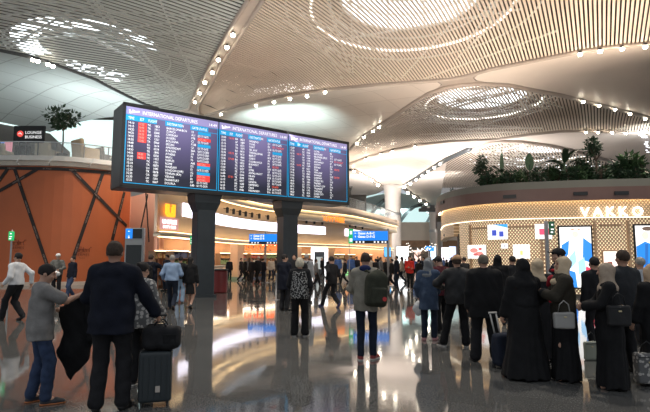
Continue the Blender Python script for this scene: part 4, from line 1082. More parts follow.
def blob(cx, cy, rx, ry, n=12): return [(cx + rx * math.cos(2 * PI * i / n), cy + ry * math.sin(2 * PI * i / n)) for i in range(n)]
vpanel('light_picture', 'picture', 491, 506.5, 224.5, 239.5, 'square white picture with two dark blue jars and a light blue corner', [((.05, .35, .75), [[(.3, 1), (1, .75), (1, 1)]]), ((.05, .08, .45), [R4(.22, .25, .45, .62), R4(.58, .18, .8, .52)]), ((.6, .62, .75), [R4(.22, .62, .45, .72), R4(.58, .52, .8, .6)])])
vpanel('light_picture', 'picture', 535.5, 550.5, 224, 239, 'white picture with a red block behind the steel sign pole', [((.85, .08, .16), [R4(.25, .28, .85, .68)])])
vpanel('light_picture', 'picture', 471.5, 484.5, 245, 258.5, 'small white picture with pink and red flowers near the left end of the shop', [((.8, .25, .22), [blob(.35, .6, .22, .18), blob(.65, .35, .22, .16)]), ((.55, .12, .12), [blob(.45, .3, .14, .1), blob(.7, .7, .1, .1)])])
vpanel('light_picture', 'picture', 513.5, 528, 244.5, 258.5, 'white picture with a small yellow bottle in the middle of the lattice wall', [((.85, .7, .2), [R4(.42, .25, .58, .55)]), ((.7, .68, .6), [R4(.46, .55, .54, .66)])])
vpanel('light_picture', 'picture', 502, 507.5, 243.5, 248.5, 'tiny white label panel between the square pictures', [((.45, .45, .5), [R4(.3, .3, .7, .7)])])
vpanel('advert_screen', 'screen', 559, 589.5, 225.5, 289, 'tall black framed advert screen showing a figure in blue and white with red', [((.03, .22, .72), [[(0, .35), (.25, .55), (.3, .78), (.05, .7)], [(.7, .45), (1, .4), (1, .72), (.75, .82)], [(.1, .0), (.5, .0), (.45, .25), (.15, .3)]]), ((.35, .62, .9), [[(.3, .3), (.5, .42), (.48, .62), (.28, .5)], [(.55, .2), (.8, .3), (.75, .5), (.55, .42)]]), ((.75, .05, .1), [[(.72, .05), (1, 0), (1, .3), (.8, .35)]]), ((.80, .60, .52), [blob(.5, .88, .11, .055)]), ((.75, .35, .25), [blob(.42, .96, .06, .015), blob(.62, .955, .05, .015)])], 1.1, .07, M_black)
vpanel('advert_screen', 'screen', 633, 664, 224, 289, 'tall black framed advert screen at the right edge showing a person in blue', [((.02, .20, .62), [[(0, .15), (.3, .1), (.55, .35), (.6, .68), (.3, .74), (0, .66)]]), ((.02, .12, .4), [[(.25, .3), (.34, .3), (.4, .7), (.3, .7)]]), ((.85, .62, .5), [blob(.32, .84, .12, .07)]), ((.12, .08, .06), [blob(.42, .95, .2, .035)])], 1.1, .07, M_black)
a, d, n = vk(608, 262, .02); t = thing('lit_niche', 'small bright lit product niche in the lattice wall between the two advert screens', 'display', (a.x, a.y, 1.0), math.atan2(d.y, d.x))
m1 = MB(); m1.box((0, -.02, .5), (.62, .12, 1.0), bev=.02); m1.build('casing', M_tan, t); m1 = MB(); m1.box((0, -.09, .5), (.52, .02, .85)); m1.build('lit_back', glow('niche', (1, .8, .72), 1.2), t)
m1 = MB(); m1.box((-.05, -.15, .35), (.16, .1, .3), bev=.02); m1.build('product', mat('prod_red', (.6, .1, .08), .4), t)

# plants on the shop roof
def roofp(px, back=1.0): a, d, n = on_curve(VC, cor(px, 172), -back); return Vector((a.x, a.y, 4.85))
def hgt(px, py, back=1.0): a = roofp(px, back); return at(px, py, a.y).z - 4.85
low = [(478, 176), (487, 172), (497, 168), (507, 172), (518, 170), (528, 169), (541, 168), (552, 165), (562, 166), (574, 166), (585, 164), (596, 165), (606, 167), (614, 164), (634, 158), (641, 166), (652, 158), (660, 164)]
wh = ['behind the narrow banana plant', 'left of the narrow banana plant', 'right of the narrow banana plant', 'second right of the narrow banana plant', 'left of the paddle leaf plant', 'under the paddle leaf', 'right of the paddle leaf plant', 'left of the spreading banana', 'under the spreading banana', 'right of the spreading banana', 'under the bushy shrub', 'left of the round tree trunk', 'at the foot of the round tree', 'right of the round tree trunk', 'above the last letter of the shop name', 'near the right edge', 'at the right edge', 'beyond the right edge']
for i, (px, py) in enumerate(low):
    h = hgt(px, py, .7 + (i % 3) * .35)
    bush(roofp(px, .7 + (i % 3) * .35), .40, h, 'low leafy shrub in the roof planter, ' + wh[i], 100 + i, [M_leafd, M_leaf, M_leafd][i % 3], name='leafy_shrub', n=230, leaf=.2, group='shrubs in the shop roof planter')
bush(roofp(466, .9), .42, hgt(466, 152, .9), 'tall dark bushy shrub at the left end of the roof planter', 31, M_leafd, trunk=.35, name='leafy_shrub', n=330, leaf=.17)
bush(roofp(474, .9), .4, hgt(474, 165, .9), 'medium dark shrub right beside the tallest left shrub', 37, M_leafd, name='leafy_shrub', n=260, leaf=.17)
bush(roofp(594, 1.2), .62, hgt(594, 155, 1.2), 'wide bushy shrub left of the round crowned tree', 32, M_leafd, trunk=.3, name='leafy_shrub', n=360, leaf=.18)
bush(roofp(605, 1.0), .48, hgt(605, 137, 1.0), 'round crowned little tree on a straight trunk in the roof planter', 33, M_leafd, trunk=hgt(605, 157, 1.0), name='planter_tree', cat='tree', n=520, leaf=.15)
bush(roofp(622, 1.1), .45, hgt(622, 163, 1.1), 'shrub right of the round crowned tree', 34, M_leafd, trunk=.2, name='leafy_shrub', n=260, leaf=.17)
bush(roofp(447, .3), .22, hgt(447, 188, .3), 'tiny shrub at the far left corner of the shop roof', 35, M_leafd, name='leafy_shrub', n=90, leaf=.14)
bush(roofp(645, 1.1), .5, hgt(645, 149, 1.1), 'tall leafy shrub at the right edge of the photo', 36, M_leaf, trunk=.3, name='leafy_shrub', n=260, leaf=.28)
palm(roofp(492.5, 1.0), hgt(492, 172, 1.0), 4, .75, .09, 'narrow banana plant with one upright leaf in the roof planter', 41)
m1 = MB(); blade(m1, (0, 0, hgt(492, 174, 1) * .9), (.02, 0, 1), 1.15, .10, 0.02); o = m1.build('leaf', M_leafp, COL.objects[-1] if False else None); o.location = roofp(492.5, 1.0); o['label'] = 'single upright pale leaf above the narrow banana plant'; o['category'] = 'leaf'; o.name = 'upright_leaf'
t = thing('paddle_plant', 'plant with a single upright paddle shaped leaf in the roof planter', 'plant', roofp(531.5, .9))
m1 = MB(); m1.tube([(0, 0, 0), (0, 0, hgt(531, 165, .9))], [.03, .02], 6); m1.build('stem', M_leafd, t)
m1 = MB(); blade(m1, (0, 0, hgt(531, 171, .9)), (.01, .02, 1), .85, .2, 0.02); m1.build('leaf', M_leaf, t)
palm(roofp(569, 1.0), hgt(569, 163, 1.0), 9, 1.45, .13, 'spreading banana plant with long arching leaves in the roof planter', 42, up=1.1, droop=1.5)
palm(roofp(636, 1.0), hgt(636, 168, 1.0), 6, .9, .12, 'small arching banana plant near the right edge', 43, up=1.1)

# ================================================================ FAR DISPLAYS AND OTHER THINGS
def farpanel(px0, px1, py0, py1, Y, col, es, name, cat, label, stand=True):
    p = plan((px0 + px1) / 2, Y); z1, z0 = at(px0, py0, Y).z, max(0.02, at(px0, py1, Y).z); w_ = (px1 - px0) * Y / FPX
    t = thing(name, label, cat, (p.x, Y, 0)); m1 = MB(); m1.box((0, 0, (z0 + z1) / 2), (w_, .25, z1 - z0), bev=.03); m1.build('casing', M_darkgrey, t)
    m1 = MB(); m1.box((0, -.14, (z0 + z1) / 2), (w_ * .93, .03, (z1 - z0) * .94)); m1.build('lit_panel', glow('fp_%s' % label[:14], col, es), t)
    if stand and z0 > .1: m1 = MB(); m1.box((0, 0, z0 / 2), (.2, .2, z0)); m1.build('post', M_grey, t)
farpanel(396, 409, 246, 264, 62, (.93, .97, 1), 1.5, 'lit_display', 'display', 'bright white upright display in the far background right of the big column')
farpanel(384, 391, 247, 257, 62, (.1, .4, .8), 1.1, 'lit_display', 'display', 'blue lit display left of the big column in the distance')
farpanel(429, 436, 246, 262, 75, (.6, .8, 1), 1.3, 'lit_display', 'display', 'pale blue lit display far behind the queue')
farpanel(441, 449, 247, 262, 66, (.95, .9, 1), 1.3, 'lit_display', 'display', 'white pinkish lit display beside the shop portal')
farpanel(449, 456, 246, 262, 72, (.55, .65, .95), 1.0, 'lit_display', 'display', 'lilac lit display seen through the shop portal')
farpanel(425, 434, 246, 251, 56, (.03, .3, .8), 1.0, 'hanging_screen', 'screen', 'small blue sign on a post in the distance near the second column')
farpanel(414, 421, 250, 262, 85, (1, .7, .6), .8, 'lit_display', 'display', 'peach lit display in the far background')
# decorative bare tree with little lights
p = plan(418, 48); t = thing('light_tree', 'bare branching decorative tree with tiny lights in the distance', 'tree', (p.x, 48, 0))
m1 = MB(); m1.tube([(0, 0, 0), (0.05, 0, 1.6), (0, 0, 2.1)], [.07, .05, .04], 6); rg = random.Random(4); tips = []
for k in range(16):
    a = rg.uniform(0, 2 * PI); L = rg.uniform(.8, 2.0); e = Vector((L * math.cos(a), L * .6 * math.sin(a), 2.0 + rg.uniform(.2, 1.1))); mid = Vector((e.x * .4, e.y * .4, 2.15)); m1.tube([(0, 0, 1.7), mid, e], [.03, .02, .01], 4); tips += [e, mid.lerp(e, .5), mid.lerp(e, .75)]
m1.build('branches', mat('branch_brown', (.3, .22, .17), .7), t); m1 = MB()
for e in tips: m1.box(e, (.06, .06, .06))
m1.build('light_bulbs', glow('bulbs', (1, .9, .8), 3), t)
# projecting dark sign arm near the second column
p = plan(440, 45); t = thing('projecting_bracket', 'dark projecting beam with small fittings left of the shop roof corner', 'bracket', (p.x, 45, 0))
m1 = MB(); zz = at(430, 210, 45).z; xx = at(419, 210, 45).x - p.x; m1.box((xx / 2, 0, zz), (abs(xx), .5, .3), bev=.03); m1.box((xx * .75, -.1, zz + .2), (.5, .3, .25)); m1.box((xx * .35, -.1, zz + .25), (.4, .3, .35)); m1.build('beam', M_darkgrey, t)
m1 = MB(); m1.box((.0, .3, zz / 2), (.35, .35, zz)); m1.build('post', M_grey, t)
# slim queue posts and low barrier near the middle
for k, (px, pyb, h, lab) in enumerate(((288.5, 292, 1.0, 'slim steel barrier post between the two board pillars'), (276, 300, 1.0, 'slim steel barrier post left of the waiting group by the second pillar'))):
    q = onz(px, pyb); t = thing('barrier_post', lab, 'post', q); m1 = MB(); m1.lathe([(.16, 0), (.16, .02), (.03, .04), (.03, h), (.045, h + .02), (.03, h + .05)], n=12); m1.build('post', M_grey, t, True)
# ================================================================ FIGURES: distance fields turned into one continuous skin
F32 = np.float32
def nrm(v): v = np.asarray(v, float); return v / (np.linalg.norm(v) + 1e-12)
class Field:
    def __init__(self, lo, hi, h):
        self.h = h; self.lo = np.array(lo, float) - 2 * h; n = np.ceil((np.array(hi) + 2 * h - self.lo) / h).astype(int) + 1
        self.ax = [(self.lo[i] + np.arange(n[i]) * h).astype(F32) for i in range(3)]
        self.d = np.full(tuple(n), 0.25, F32)
    def put(self, fn, lo, hi, k=0.02, op='u'):
        m = max(k, 2 * self.h) + self.h; sl = []
        for i in range(3):
            a = int(np.searchsorted(self.ax[i], lo[i] - m)); b = int(np.searchsorted(self.ax[i], hi[i] + m))
            if b <= a: return
            sl.append(slice(a, b))
        X = self.ax[0][sl[0]][:, None, None]; Y = self.ax[1][sl[1]][None, :, None]; Z = self.ax[2][sl[2]][None, None, :]
        d2 = fn(X, Y, Z).astype(F32); d1 = self.d[tuple(sl)]
        if op == 'u':
            if k > 0: hh = np.maximum(k - np.abs(d1 - d2), 0) / k; r = np.minimum(d1, d2) - hh * hh * k * .25
            else: r = np.minimum(d1, d2)
        else: r = np.maximum(d1, -d2)
        self.d[tuple(sl)] = r
    def cap(self, a, b, ra, rb=None, k=0.02, sc=(1, 1, 1), op='u'):
        rb = ra if rb is None else rb; a = np.array(a, float); b = np.array(b, float); sc = np.array(sc, float)
        A = a / sc; B = b / sc; ba = B - A; L = float(ba @ ba) + 1e-9; ms = float(sc.min())
        def fn(X, Y, Z):
            x = X / sc[0] - A[0]; y = Y / sc[1] - A[1]; z = Z / sc[2] - A[2]
            t = np.clip((x * ba[0] + y * ba[1] + z * ba[2]) / L, 0, 1)
            return (np.sqrt((x - t * ba[0]) ** 2 + (y - t * ba[1]) ** 2 + (z - t * ba[2]) ** 2) - (ra + (rb - ra) * t)) * ms
        R = max(ra, rb) * float(sc.max())
        self.put(fn, np.minimum(a, b) - R, np.maximum(a, b) + R, k, op)
    def ell(self, c, r, k=0.02, R=None, op='u'):
        c = np.array(c, float); r = np.array(r, float); R = np.eye(3) if R is None else np.array(R, float)
        def fn(X, Y, Z):
            x = X - c[0]; y = Y - c[1]; z = Z - c[2]
            u = x * R[0, 0] + y * R[1, 0] + z * R[2, 0]; v = x * R[0, 1] + y * R[1, 1] + z * R[2, 1]; w = x * R[0, 2] + y * R[1, 2] + z * R[2, 2]
            k0 = np.sqrt((u / r[0]) ** 2 + (v / r[1]) ** 2 + (w / r[2]) ** 2); k1 = np.sqrt((u / r[0] ** 2) ** 2 + (v / r[1] ** 2) ** 2 + (w / r[2] ** 2) ** 2) + 1e-6
            return k0 * (k0 - 1) / k1
        m = r.max(); self.put(fn, c - m, c + m, k, op)
    def box(self, c, hs, rad, k=0.01, R=None, op='u'):
        c = np.array(c, float); b = np.array(hs, float) - rad; R = np.eye(3) if R is None else np.array(R, float)
        def fn(X, Y, Z):
            x = X - c[0]; y = Y - c[1]; z = Z - c[2]
            q = [np.abs(x * R[0, i] + y * R[1, i] + z * R[2, i]) - b[i] for i in range(3)]
            return np.sqrt(sum(np.maximum(a, 0) ** 2 for a in q)) + np.minimum(np.maximum(np.maximum(q[0], q[1]), q[2]), 0) - rad
        m = float(np.linalg.norm(hs)); self.put(fn, c - m, c + m, k, op)
    def clip(self, p, n):
        """keep the side the normal points away from"""
        n = nrm(n); X = self.ax[0][:, None, None]; Y = self.ax[1][None, :, None]; Z = self.ax[2][None, None, :]
        self.d = np.maximum(self.d, ((X - p[0]) * n[0] + (Y - p[1]) * n[1] + (Z - p[2]) * n[2]).astype(F32))
    def wob(self, amp, s, seed=0, zfade=None):
        r = random.Random(seed); X = self.ax[0][:, None, None]; Y = self.ax[1][None, :, None]; Z = self.ax[2][None, None, :]
        for i in range(4):
            a = [r.uniform(-1, 1) for _ in range(3)]; a = nrm(a) * s * (1 + i * .5); ph = r.uniform(0, 6)
            self.d += (amp / (1 + i * .4) * np.sin(X * a[0] + Y * a[1] + Z * a[2] * .7 + ph)).astype(F32)
    def folds(self, amp, n, z0, z1, seed=0):
        X = self.ax[0][:, None, None]; Y = self.ax[1][None, :, None]; Z = self.ax[2][None, None, :]
        th = np.arctan2(Y, X); w = np.clip((z1 - Z) / (z1 - z0), 0, 1)
        self.d += (amp * w * (np.sin(n * th + seed + 1.5 * Z) + .6 * np.sin((n * 2 + 1) * th + 2 * seed - 2 * Z))).astype(F32)
    def mesh(self, name):
        d = self.d; s = d < 0
        nx, ny, nz = d.shape
        cs = [(i, j, k) for i in (0, 1) for j in (0, 1) for k in (0, 1)]
        cnt = np.zeros((nx - 1, ny - 1, nz - 1), np.int8)
        for (i, j, k) in cs: cnt += s[i:nx - 1 + i, j:ny - 1 + j, k:nz - 1 + k]
        act = (cnt > 0) & (cnt < 8); I = np.argwhere(act)
        if len(I) == 0: return None
        idx = np.full(act.shape, -1, np.int32); idx[act] = np.arange(len(I))
        D = {c: d[I[:, 0] + c[0], I[:, 1] + c[1], I[:, 2] + c[2]] for c in cs}
        P = np.zeros((len(I), 3)); W = np.zeros(len(I))
        for a in cs:
            for ax in range(3):
                if a[ax] == 1: continue
                b = list(a); b[ax] = 1; b = tuple(b); da, db = D[a], D[b]; m = (da < 0) != (db < 0)
                t = np.where(m, da / np.where(m, da - db, 1), 0)
                q = np.tile(np.array(a, float), (len(I), 1)); q[:, ax] = t
                P += q * m[:, None]; W += m
        V = self.lo + (I + P / W[:, None]) * self.h
        quads = []
        for ax in range(3):
            sl0 = [slice(None)] * 3; sl1 = [slice(None)] * 3; sl0[ax] = slice(0, -1); sl1[ax] = slice(1, None)
            ch = s[tuple(sl0)] != s[tuple(sl1)]; E = np.argwhere(ch)
            o1, o2 = [(1, 2), (2, 0), (0, 1)][ax]
            ok = (E[:, o1] > 0) & (E[:, o2] > 0) & (E[:, o1] < d.shape[o1] - 1) & (E[:, o2] < d.shape[o2] - 1); E = E[ok]
            if not len(E): continue
            flip = s[tuple(E.T)]
            def cell(a, b):
                C = E.copy(); C[:, o1] -= a; C[:, o2] -= b; return idx[tuple(C.T)]
            q = np.stack([cell(1, 1), cell(0, 1), cell(0, 0), cell(1, 0)], 1)
            q[~flip] = q[~flip][:, ::-1]; quads.append(q)
        Q = np.concatenate(quads); Q = Q[(Q >= 0).all(1)]
        # one light smoothing pass
        acc = np.zeros_like(V); w = np.zeros(len(V))
        for i in range(4):
            np.add.at(acc, Q[:, i], V[Q[:, (i + 1) % 4]]); np.add.at(w, Q[:, i], 1)
            np.add.at(acc, Q[:, i], V[Q[:, (i + 3) % 4]]); np.add.at(w, Q[:, i], 1)
        w[w == 0] = 1; V = V * .5 + acc / w[:, None] * .5
        me = bpy.data.meshes.new(name); me.vertices.add(len(V)); me.vertices.foreach_set('co', V.astype(F32).ravel())
        me.loops.add(Q.size); me.loops.foreach_set('vertex_index', Q.astype(np.int32).ravel())
        me.polygons.add(len(Q)); me.polygons.foreach_set('loop_start', np.arange(0, Q.size, 4, dtype=np.int32))
        me.polygons.foreach_set('use_smooth', np.ones(len(Q), bool)); me.update(calc_edges=True); me.validate()
        return me
def mobj(F, name, m, parent=None, scale=1.0, M=None):
    me = F.mesh(name)
    if M is not None: me.transform(M)
    if scale != 1.0: me.transform(Matrix.Scale(scale, 4))
    me.materials.append(m); o = bpy.data.objects.new(name, me); COL.objects.link(o)
    if parent is not None: o.parent = parent
    return o
def rotx(a): return np.array(Matrix.Rotation(a, 3, 'X'))
def roty(a): return np.array(Matrix.Rotation(a, 3, 'Y'))
def rotz(a): return np.array(Matrix.Rotation(a, 3, 'Z'))
def ik(A, B, l1, l2, hint):
    A = np.array(A, float); B = np.array(B, float); v = B - A; L = np.linalg.norm(v); mx = (l1 + l2) * .998
    if L > mx: B = A + v / L * mx; v = B - A; L = mx
    u = v / L; a = (l1 * l1 - l2 * l2 + L * L) / (2 * L); h = math.sqrt(max(0, l1 * l1 - a * a))
    hint = np.array(hint, float); hp = hint - (hint @ u) * u; hp = nrm(hp)
    return A + u * a + hp * h, B
M_skin = mat('skin_light', (0.52, 0.30, 0.21), .5, noise=.06, nscale=14); M_skin2 = mat('skin_tan', (0.40, 0.22, 0.15), .5, noise=.06, nscale=14)
M_hairb = mat('hair_black', (0.012, 0.009, 0.008), .8, noise=.3, nscale=40); M_hairbr = mat('hair_brown', (0.045, 0.028, 0.018), .8, noise=.3, nscale=40)
M_hairg = mat('hair_grey', (0.32, 0.30, 0.27), .6, noise=.2, nscale=40); M_hairbl = mat('hair_blond', (0.62, 0.55, 0.42), .5, noise=.2, nscale=40)

def person(px, py, H, face, label, wear, skin=None, hair=('short', M_hairb), lean=0.0, head=(0, 0), feet=None, wr=None, eh=None, w=1.0, belly=0.0, h=0.012, curl=(.5, .5), group=None, hdir=None, pos=None, eyes=False, fine=None, turn=0.0):
    """face: yaw in degrees, 0 = back to the camera, 180 = facing it"""
    skin = skin or M_skin; s = H / 1.75; h = h / s
    if pos is None: pos = onz(px, py)
    feet = feet or [(-.10, 0, .12, 0), (.10, 0, -.12, 0)]
    # ---- joints
    ank = []; 
    for (x, y, yw, pit) in feet:
        dr = np.array([math.sin(-yw), math.cos(yw), 0]); F0 = np.array([x, y, 0.0]); Bp = F0 + dr * .12
        up = np.array([0, 0, 1.0]); back = -dr * math.cos(pit) + up * math.sin(pit); upv = up * math.cos(pit) + dr * math.sin(pit)
        ank.append((Bp + back * .12 + upv * .085, dr, back, upv, Bp))
    drop = 0.0
    for i, sx in enumerate((-1, 1)):
        a = ank[i][0]; dx = a[0] - sx * .095; dy = a[1]; need = .93 - a[2] - math.sqrt(max(.01, .848 ** 2 - dx * dx - dy * dy)); drop = max(drop, need)
    hip = np.array([0, 0, .95 - drop])
    Rl = rotx(-lean); Rt = Rl @ rotz(turn)
    def U(p): p = np.array(p, float); return hip + Rt @ (p - np.array([0, 0, .95]))
    Rh = Rt @ rotz(head[0]) @ rotx(-head[1]); nb = U((0, -.01, 1.49))
    def HT(p): return nb + Rh @ (np.array(p, float) - np.array([0, -.01, 1.49]))
    hipj = [hip + np.array([sx * .095, 0, -.02]) for sx in (-1, 1)]
    knee = []
    for i in (0, 1):
        kn, an = ik(hipj[i], ank[i][0], .435, .425, np.array([0, 1, 0.0]) + ank[i][1] * .3); knee.append((kn, an))
    sh = [U((sx * .178 * (1 + (w - 1) * .5), 0, 1.415)) for sx in (-1, 1)]
    wr = wr or [None, None]; eh = eh or [None, None]; hdir = hdir or [None, None]
    arm = []
    for i, sx in enumerate((-1, 1)):
        tgt = wr[i] if wr[i] is not None else U((sx * (.25 + .06 * (w - 1)), .03, .885))
        hint = eh[i] if eh[i] is not None else (sx * .35, -1, -.2)
        el, wv = ik(sh[i], tgt, .285, .25, hint); arm.append((el, wv))
    allp = [HT((0, 0, 1.78))] + [a[1] for a in arm] + [a[0] for a in arm] + [k[0] for k in knee] + sh
    P = np.array(allp + [a[0] for a in ank]); lo = P.min(0) - .22; hi = P.max(0) + .22; lo[2] = -.01; lo[:2] = np.minimum(lo[:2], [-.30 * w, -.28 * w]); hi[:2] = np.maximum(hi[:2], [.30 * w, .28 * w])
    hi[2] = HT((0, 0, 1.75))[2] + .09
    # ---- the body, one continuous surface
    B = Field(lo, hi, h)
    def torso(F, g, k=.05):
        F.ell(U((0, 0, 1.31)), (.15 * w + g, .10 * w + g, .18 + g), k, Rt); F.ell(U((0, .01, 1.11)), (.135 * w + g, (.095 + belly * .6) * w + g, .15 + g), k, Rt)
        F.ell(U((0, 0, .97)), (.155 * w + g, .11 * w + g, .12 + g), k, Rt); F.cap(sh[0] + Rt @ np.array([.03, 0, .0]), sh[1] - Rt @ np.array([.03, 0, .0]), .055 + g, k=k)
        if belly: F.ell(U((0, .06, 1.08)), (.12 * w + g, .09 + belly + g, .13 + g), k, Rt)
    def legs(F, g, upto=1.0, k=.03, cuff=None):
        for i in (0, 1):
            kn, an = knee[i]; F.cap(hipj[i], kn, .086 * (.5 + .5 * w) + g, .056 + g, k); e = kn + (an - kn) * upto
            F.cap(kn, e, .054 + g, (.040 if cuff is None else cuff) + g, k)
            F.ell(kn + (an - kn) * .3 + np.array([0, -.018, 0]), (.05 + g, .052 + g, .11 + g), k)
    def arms(F, g, upto=1.0, k=.025, which=(0, 1), cuff=0.0):
        for i in which:
            el, wv = arm[i]; 
            if upto <= .5: F.cap(sh[i], sh[i] + (el - sh[i]) * upto * 2, .052 + g, .048 + g + cuff, k)
            else:
                F.cap(sh[i], el, .050 + g, .040 + g, k); F.cap(el, el + (wv - el) * (upto * 2 - 1), .040 + g, .027 + g + cuff, k)
    torso(B, 0); legs(B, 0); arms(B, 0)
    for i in (0, 1): B.cap(ank[i][0], ank[i][4] + ank[i][1] * .03 + np.array([0, 0, .03]), .038, .028, .02)
    # neck and head
    B.cap(U((0, -.015, 1.44)), HT((0, -.005, 1.58)), .058, .054, .03)
    B.ell(HT((0, -.012, 1.655)), (.074, .094, .092), .03, Rh); B.ell(HT((0, .03, 1.60)), (.055, .06, .075), .03, Rh); B.ell(HT((0, .055, 1.555)), (.028, .028, .022), .02, Rh)
    B.cap(HT((0, .088, 1.655)), HT((0, .112, 1.615)), .009, .015, .012)
    for sx in (-1, 1):
        B.ell(HT((sx * .077, -.01, 1.625)), (.010, .022, .034), .008, Rh); B.ell(HT((sx * .03, .093, 1.648)), (.016, .012, .011), .01, Rh, op='s')
        B.cap(HT((sx * .012, .092, 1.672)), HT((sx * .05, .078, 1.672)), .008, .006, .01); B.ell(HT((sx * .042, .065, 1.61)), (.022, .02, .02), .02, Rh)
    B.cap(HT((-.018, .088, 1.585)), HT((.018, .088, 1.585)), .008, .008, .008)
    # hands
    hands = []
    for i, sx in enumerate((-1, 1)):
        el, wv = arm[i]; d = nrm(wv - el) if hdir[i] is None else nrm(hdir[i])
        n = np.array([-sx * 1.0, 0.1, 0]); n = nrm(n - (n @ d) * d); 
        t = np.cross(n, d) * (1 if i == 0 else -1)
        kf = .004; c = curl[i]
        B.cap(wv, wv + d * .03, .026, .028, .02, )
        if h * s < .02:
            for q in range(4):
                off = .030 - .0195 * q; k0 = wv + d * (.088 - .004 * abs(q - 1)) + t * off
                B.cap(wv + d * .02 + t * off * .6, k0, .014, .0115, .012)
                L = (.040, .046, .042, .032)[q]; r = .0092
                d1 = nrm(d * math.cos(c) + n * math.sin(c)); k1 = k0 + d1 * L; d2 = nrm(d * math.cos(c * 2.3) + n * math.sin(c * 2.3)); k2 = k1 + d2 * L * .62; d3 = nrm(d * math.cos(c * 3.2) + n * math.sin(c * 3.2)); k3 = k2 + d3 * L * .45
                B.cap(k0, k1, r * 1.05, r, kf); B.cap(k1, k2, r, r * .9, kf); B.cap(k2, k3, r * .9, r * .8, kf)
            th = nrm(d * .6 + t * .7 + n * .25); b0 = wv + d * .028 + t * .026; b1 = b0 + th * .045; b2 = b1 + nrm(d * .8 + t * .25 + n * (.25 + c * .5)) * .032
            B.cap(b0, b1, .013, .0105, .012); B.cap(b1, b2, .0105, .0085, kf)
        else: B.ell(wv + d * .08, (.03, .03, .05), .02)
        hands.append((wv + d * .075 + n * .02, d, n, t))
    root = mobj(B, 'person', skin, None, s); tag(root, label, 'person', group)
    root.location = pos; root.rotation_euler = (0, 0, math.radians(face))
    J = dict(U=U, HT=HT, Rh=Rh, Rt=Rt, sh=sh, arm=arm, knee=knee, ank=ank, hip=hip, hands=hands, s=s, root=root, face=face, pos=Vector(pos))
    # ---- hair and clothes
    def F(): return Field(lo, hi, h)
    kind, hm = hair
    if kind:
        f = F(); g = .008
        f.ell(HT((0, -.016, 1.662)), (.078 + g, .098 + g, .094 + g), 0, Rh)
        if kind == 'long': f.cap(HT((0, -.05, 1.62)), HT((0, -.075, 1.40)), .085, .07, .03, (1, .75, 1))
        if kind == 'bob': f.ell(HT((0, -.03, 1.62)), (.098, .095, .11), .02, Rh)
        if kind == 'bun': f.ell(HT((0, -.12, 1.68)), (.04, .04, .04), .02, Rh)
        pt = HT((0, .074 if kind != 'bob' else .06, 1.70)); n = Rh @ nrm([0, .88, -.47] if kind in ('short', 'bun', 'thin') else [0, 1, -.12]); f.clip(pt, n)
        if kind in ('short', 'thin', 'bun'): f.clip(HT((0, -.05, 1.598)), Rh @ np.array([0, -.0, -1.0]))
        if kind in ('bob',): f.clip(HT((0, 0, 1.545)), Rh @ np.array([0, 0, -1.0]))
        f.wob(.0025, 60, 3); mobj(f, 'hair', hm, root, s)
    for i, g_ in enumerate(wear):
        t = g_[0]; m = g_[1]; o = g_[2] if len(g_) > 2 else {}
        f = F(); sd = sum(map(ord, label)) % 97
        if t == 'trousers':
            ex = o.get('g', .012); f.ell(U((0, 0, .97)), (.155 * w + .014, .115 * w + .014, .13), .03, Rt); legs(f, ex, .97, .04, o.get('cuff', .055)); f.clip(U((0, 0, 1.06)), Rt @ np.array([0, 0, 1.0])); f.wob(.003, 38, sd)
            mobj(f, 'trousers', m, root, s)
        elif t in ('jacket', 'shirt', 'coat', 'tshirt'):
            g = {'jacket': .032, 'coat': .034, 'shirt': .020, 'tshirt': .020}[t] + o.get('g', 0); hem = o.get('hem', {'jacket': .86, 'coat': .70, 'shirt': .93, 'tshirt': .86}[t]); fl = o.get('flare', .0)
            torso(f, g, .06); r0 = .155 * w + g; f.cap(U((0, 0, 1.2)), U((0, 0, hem - .1)), r0, r0 + fl + .008, .05, (1, .76 + belly, 1))
            arms(f, g * .75, .94 if t != 'tshirt' else .36, .035, cuff=.006 if t != 'tshirt' else .012)
            f.ell(U((0, -.012, 1.475)), (.085, .078, .045), .03, Rt)
            if o.get('hood'): f.ell(U((0, -.10, 1.42)), (.13, .06, .07), .02, Rt); f.ell(U((0, -.03, 1.465)), (.095, .085, .035), .02, Rt)
            f.clip(U((0, 0, hem)), Rt @ np.array([0, 0, -1.0])); f.wob(o.get('wob', .0045), 26, sd)
            nm = {'jacket': 'jacket', 'coat': 'coat', 'shirt': 'shirt', 'tshirt': 't_shirt'}[t]; jo = mobj(f, nm, m, root, s)
            if o.get('label'): jo['label'] = o['label']
            if o.get('collar'):
                f = F(); f.ell(U((0, -.012, 1.495)), (.078, .074, .035), .0, Rt); mobj(f, 'collar', o['collar'], jo, s)
            if o.get('bag'): pass
        elif t == 'vest':
            f.cap(U((0, 0, 1.36)), U((0, 0, .92)), .155 * w + .042, .165 * w + .05, .03, (1, .78, 1)); f.clip(U((0, 0, o.get('hem', .90))), Rt @ np.array([0, 0, -1.0])); f.clip(U((0, 0, 1.45)), Rt @ np.array([0, 0, 1.0])); mobj(f, 'vest', m, root, s)
        elif t == 'dress':
            g = .03; torso(f, g, .05); arms(f, .024, .92, .035, cuff=.02)
            zb = o.get('hem', .03); fl = o.get('flare', .27); sw = o.get('sweep', (0, 0))
            f.cap(U((0, 0, 1.15)), np.array([0, 0, .75 - drop]), .165 * w, .19 * w, .08, (1, .8, 1)); f.cap(np.array([0, 0, .78 - drop]), np.array([sw[0], sw[1], zb - .02]), .185 * w, fl * w, .08, (1, .82, 1))
            f.clip((0, 0, zb), (0, 0, -1)); f.folds(o.get('fold', .011), 7, .03, 1.0, sd % 6); f.wob(.003, 22, sd)
            mobj(f, o.get('name', 'dress'), m, root, s)
        elif t == 'scarf':
            f.ell(HT((0, -.018, 1.655)), (.096, .116, .112), .0, Rh); f.ell(HT((0, .01, 1.575)), (.082, .085, .09), .04, Rh)
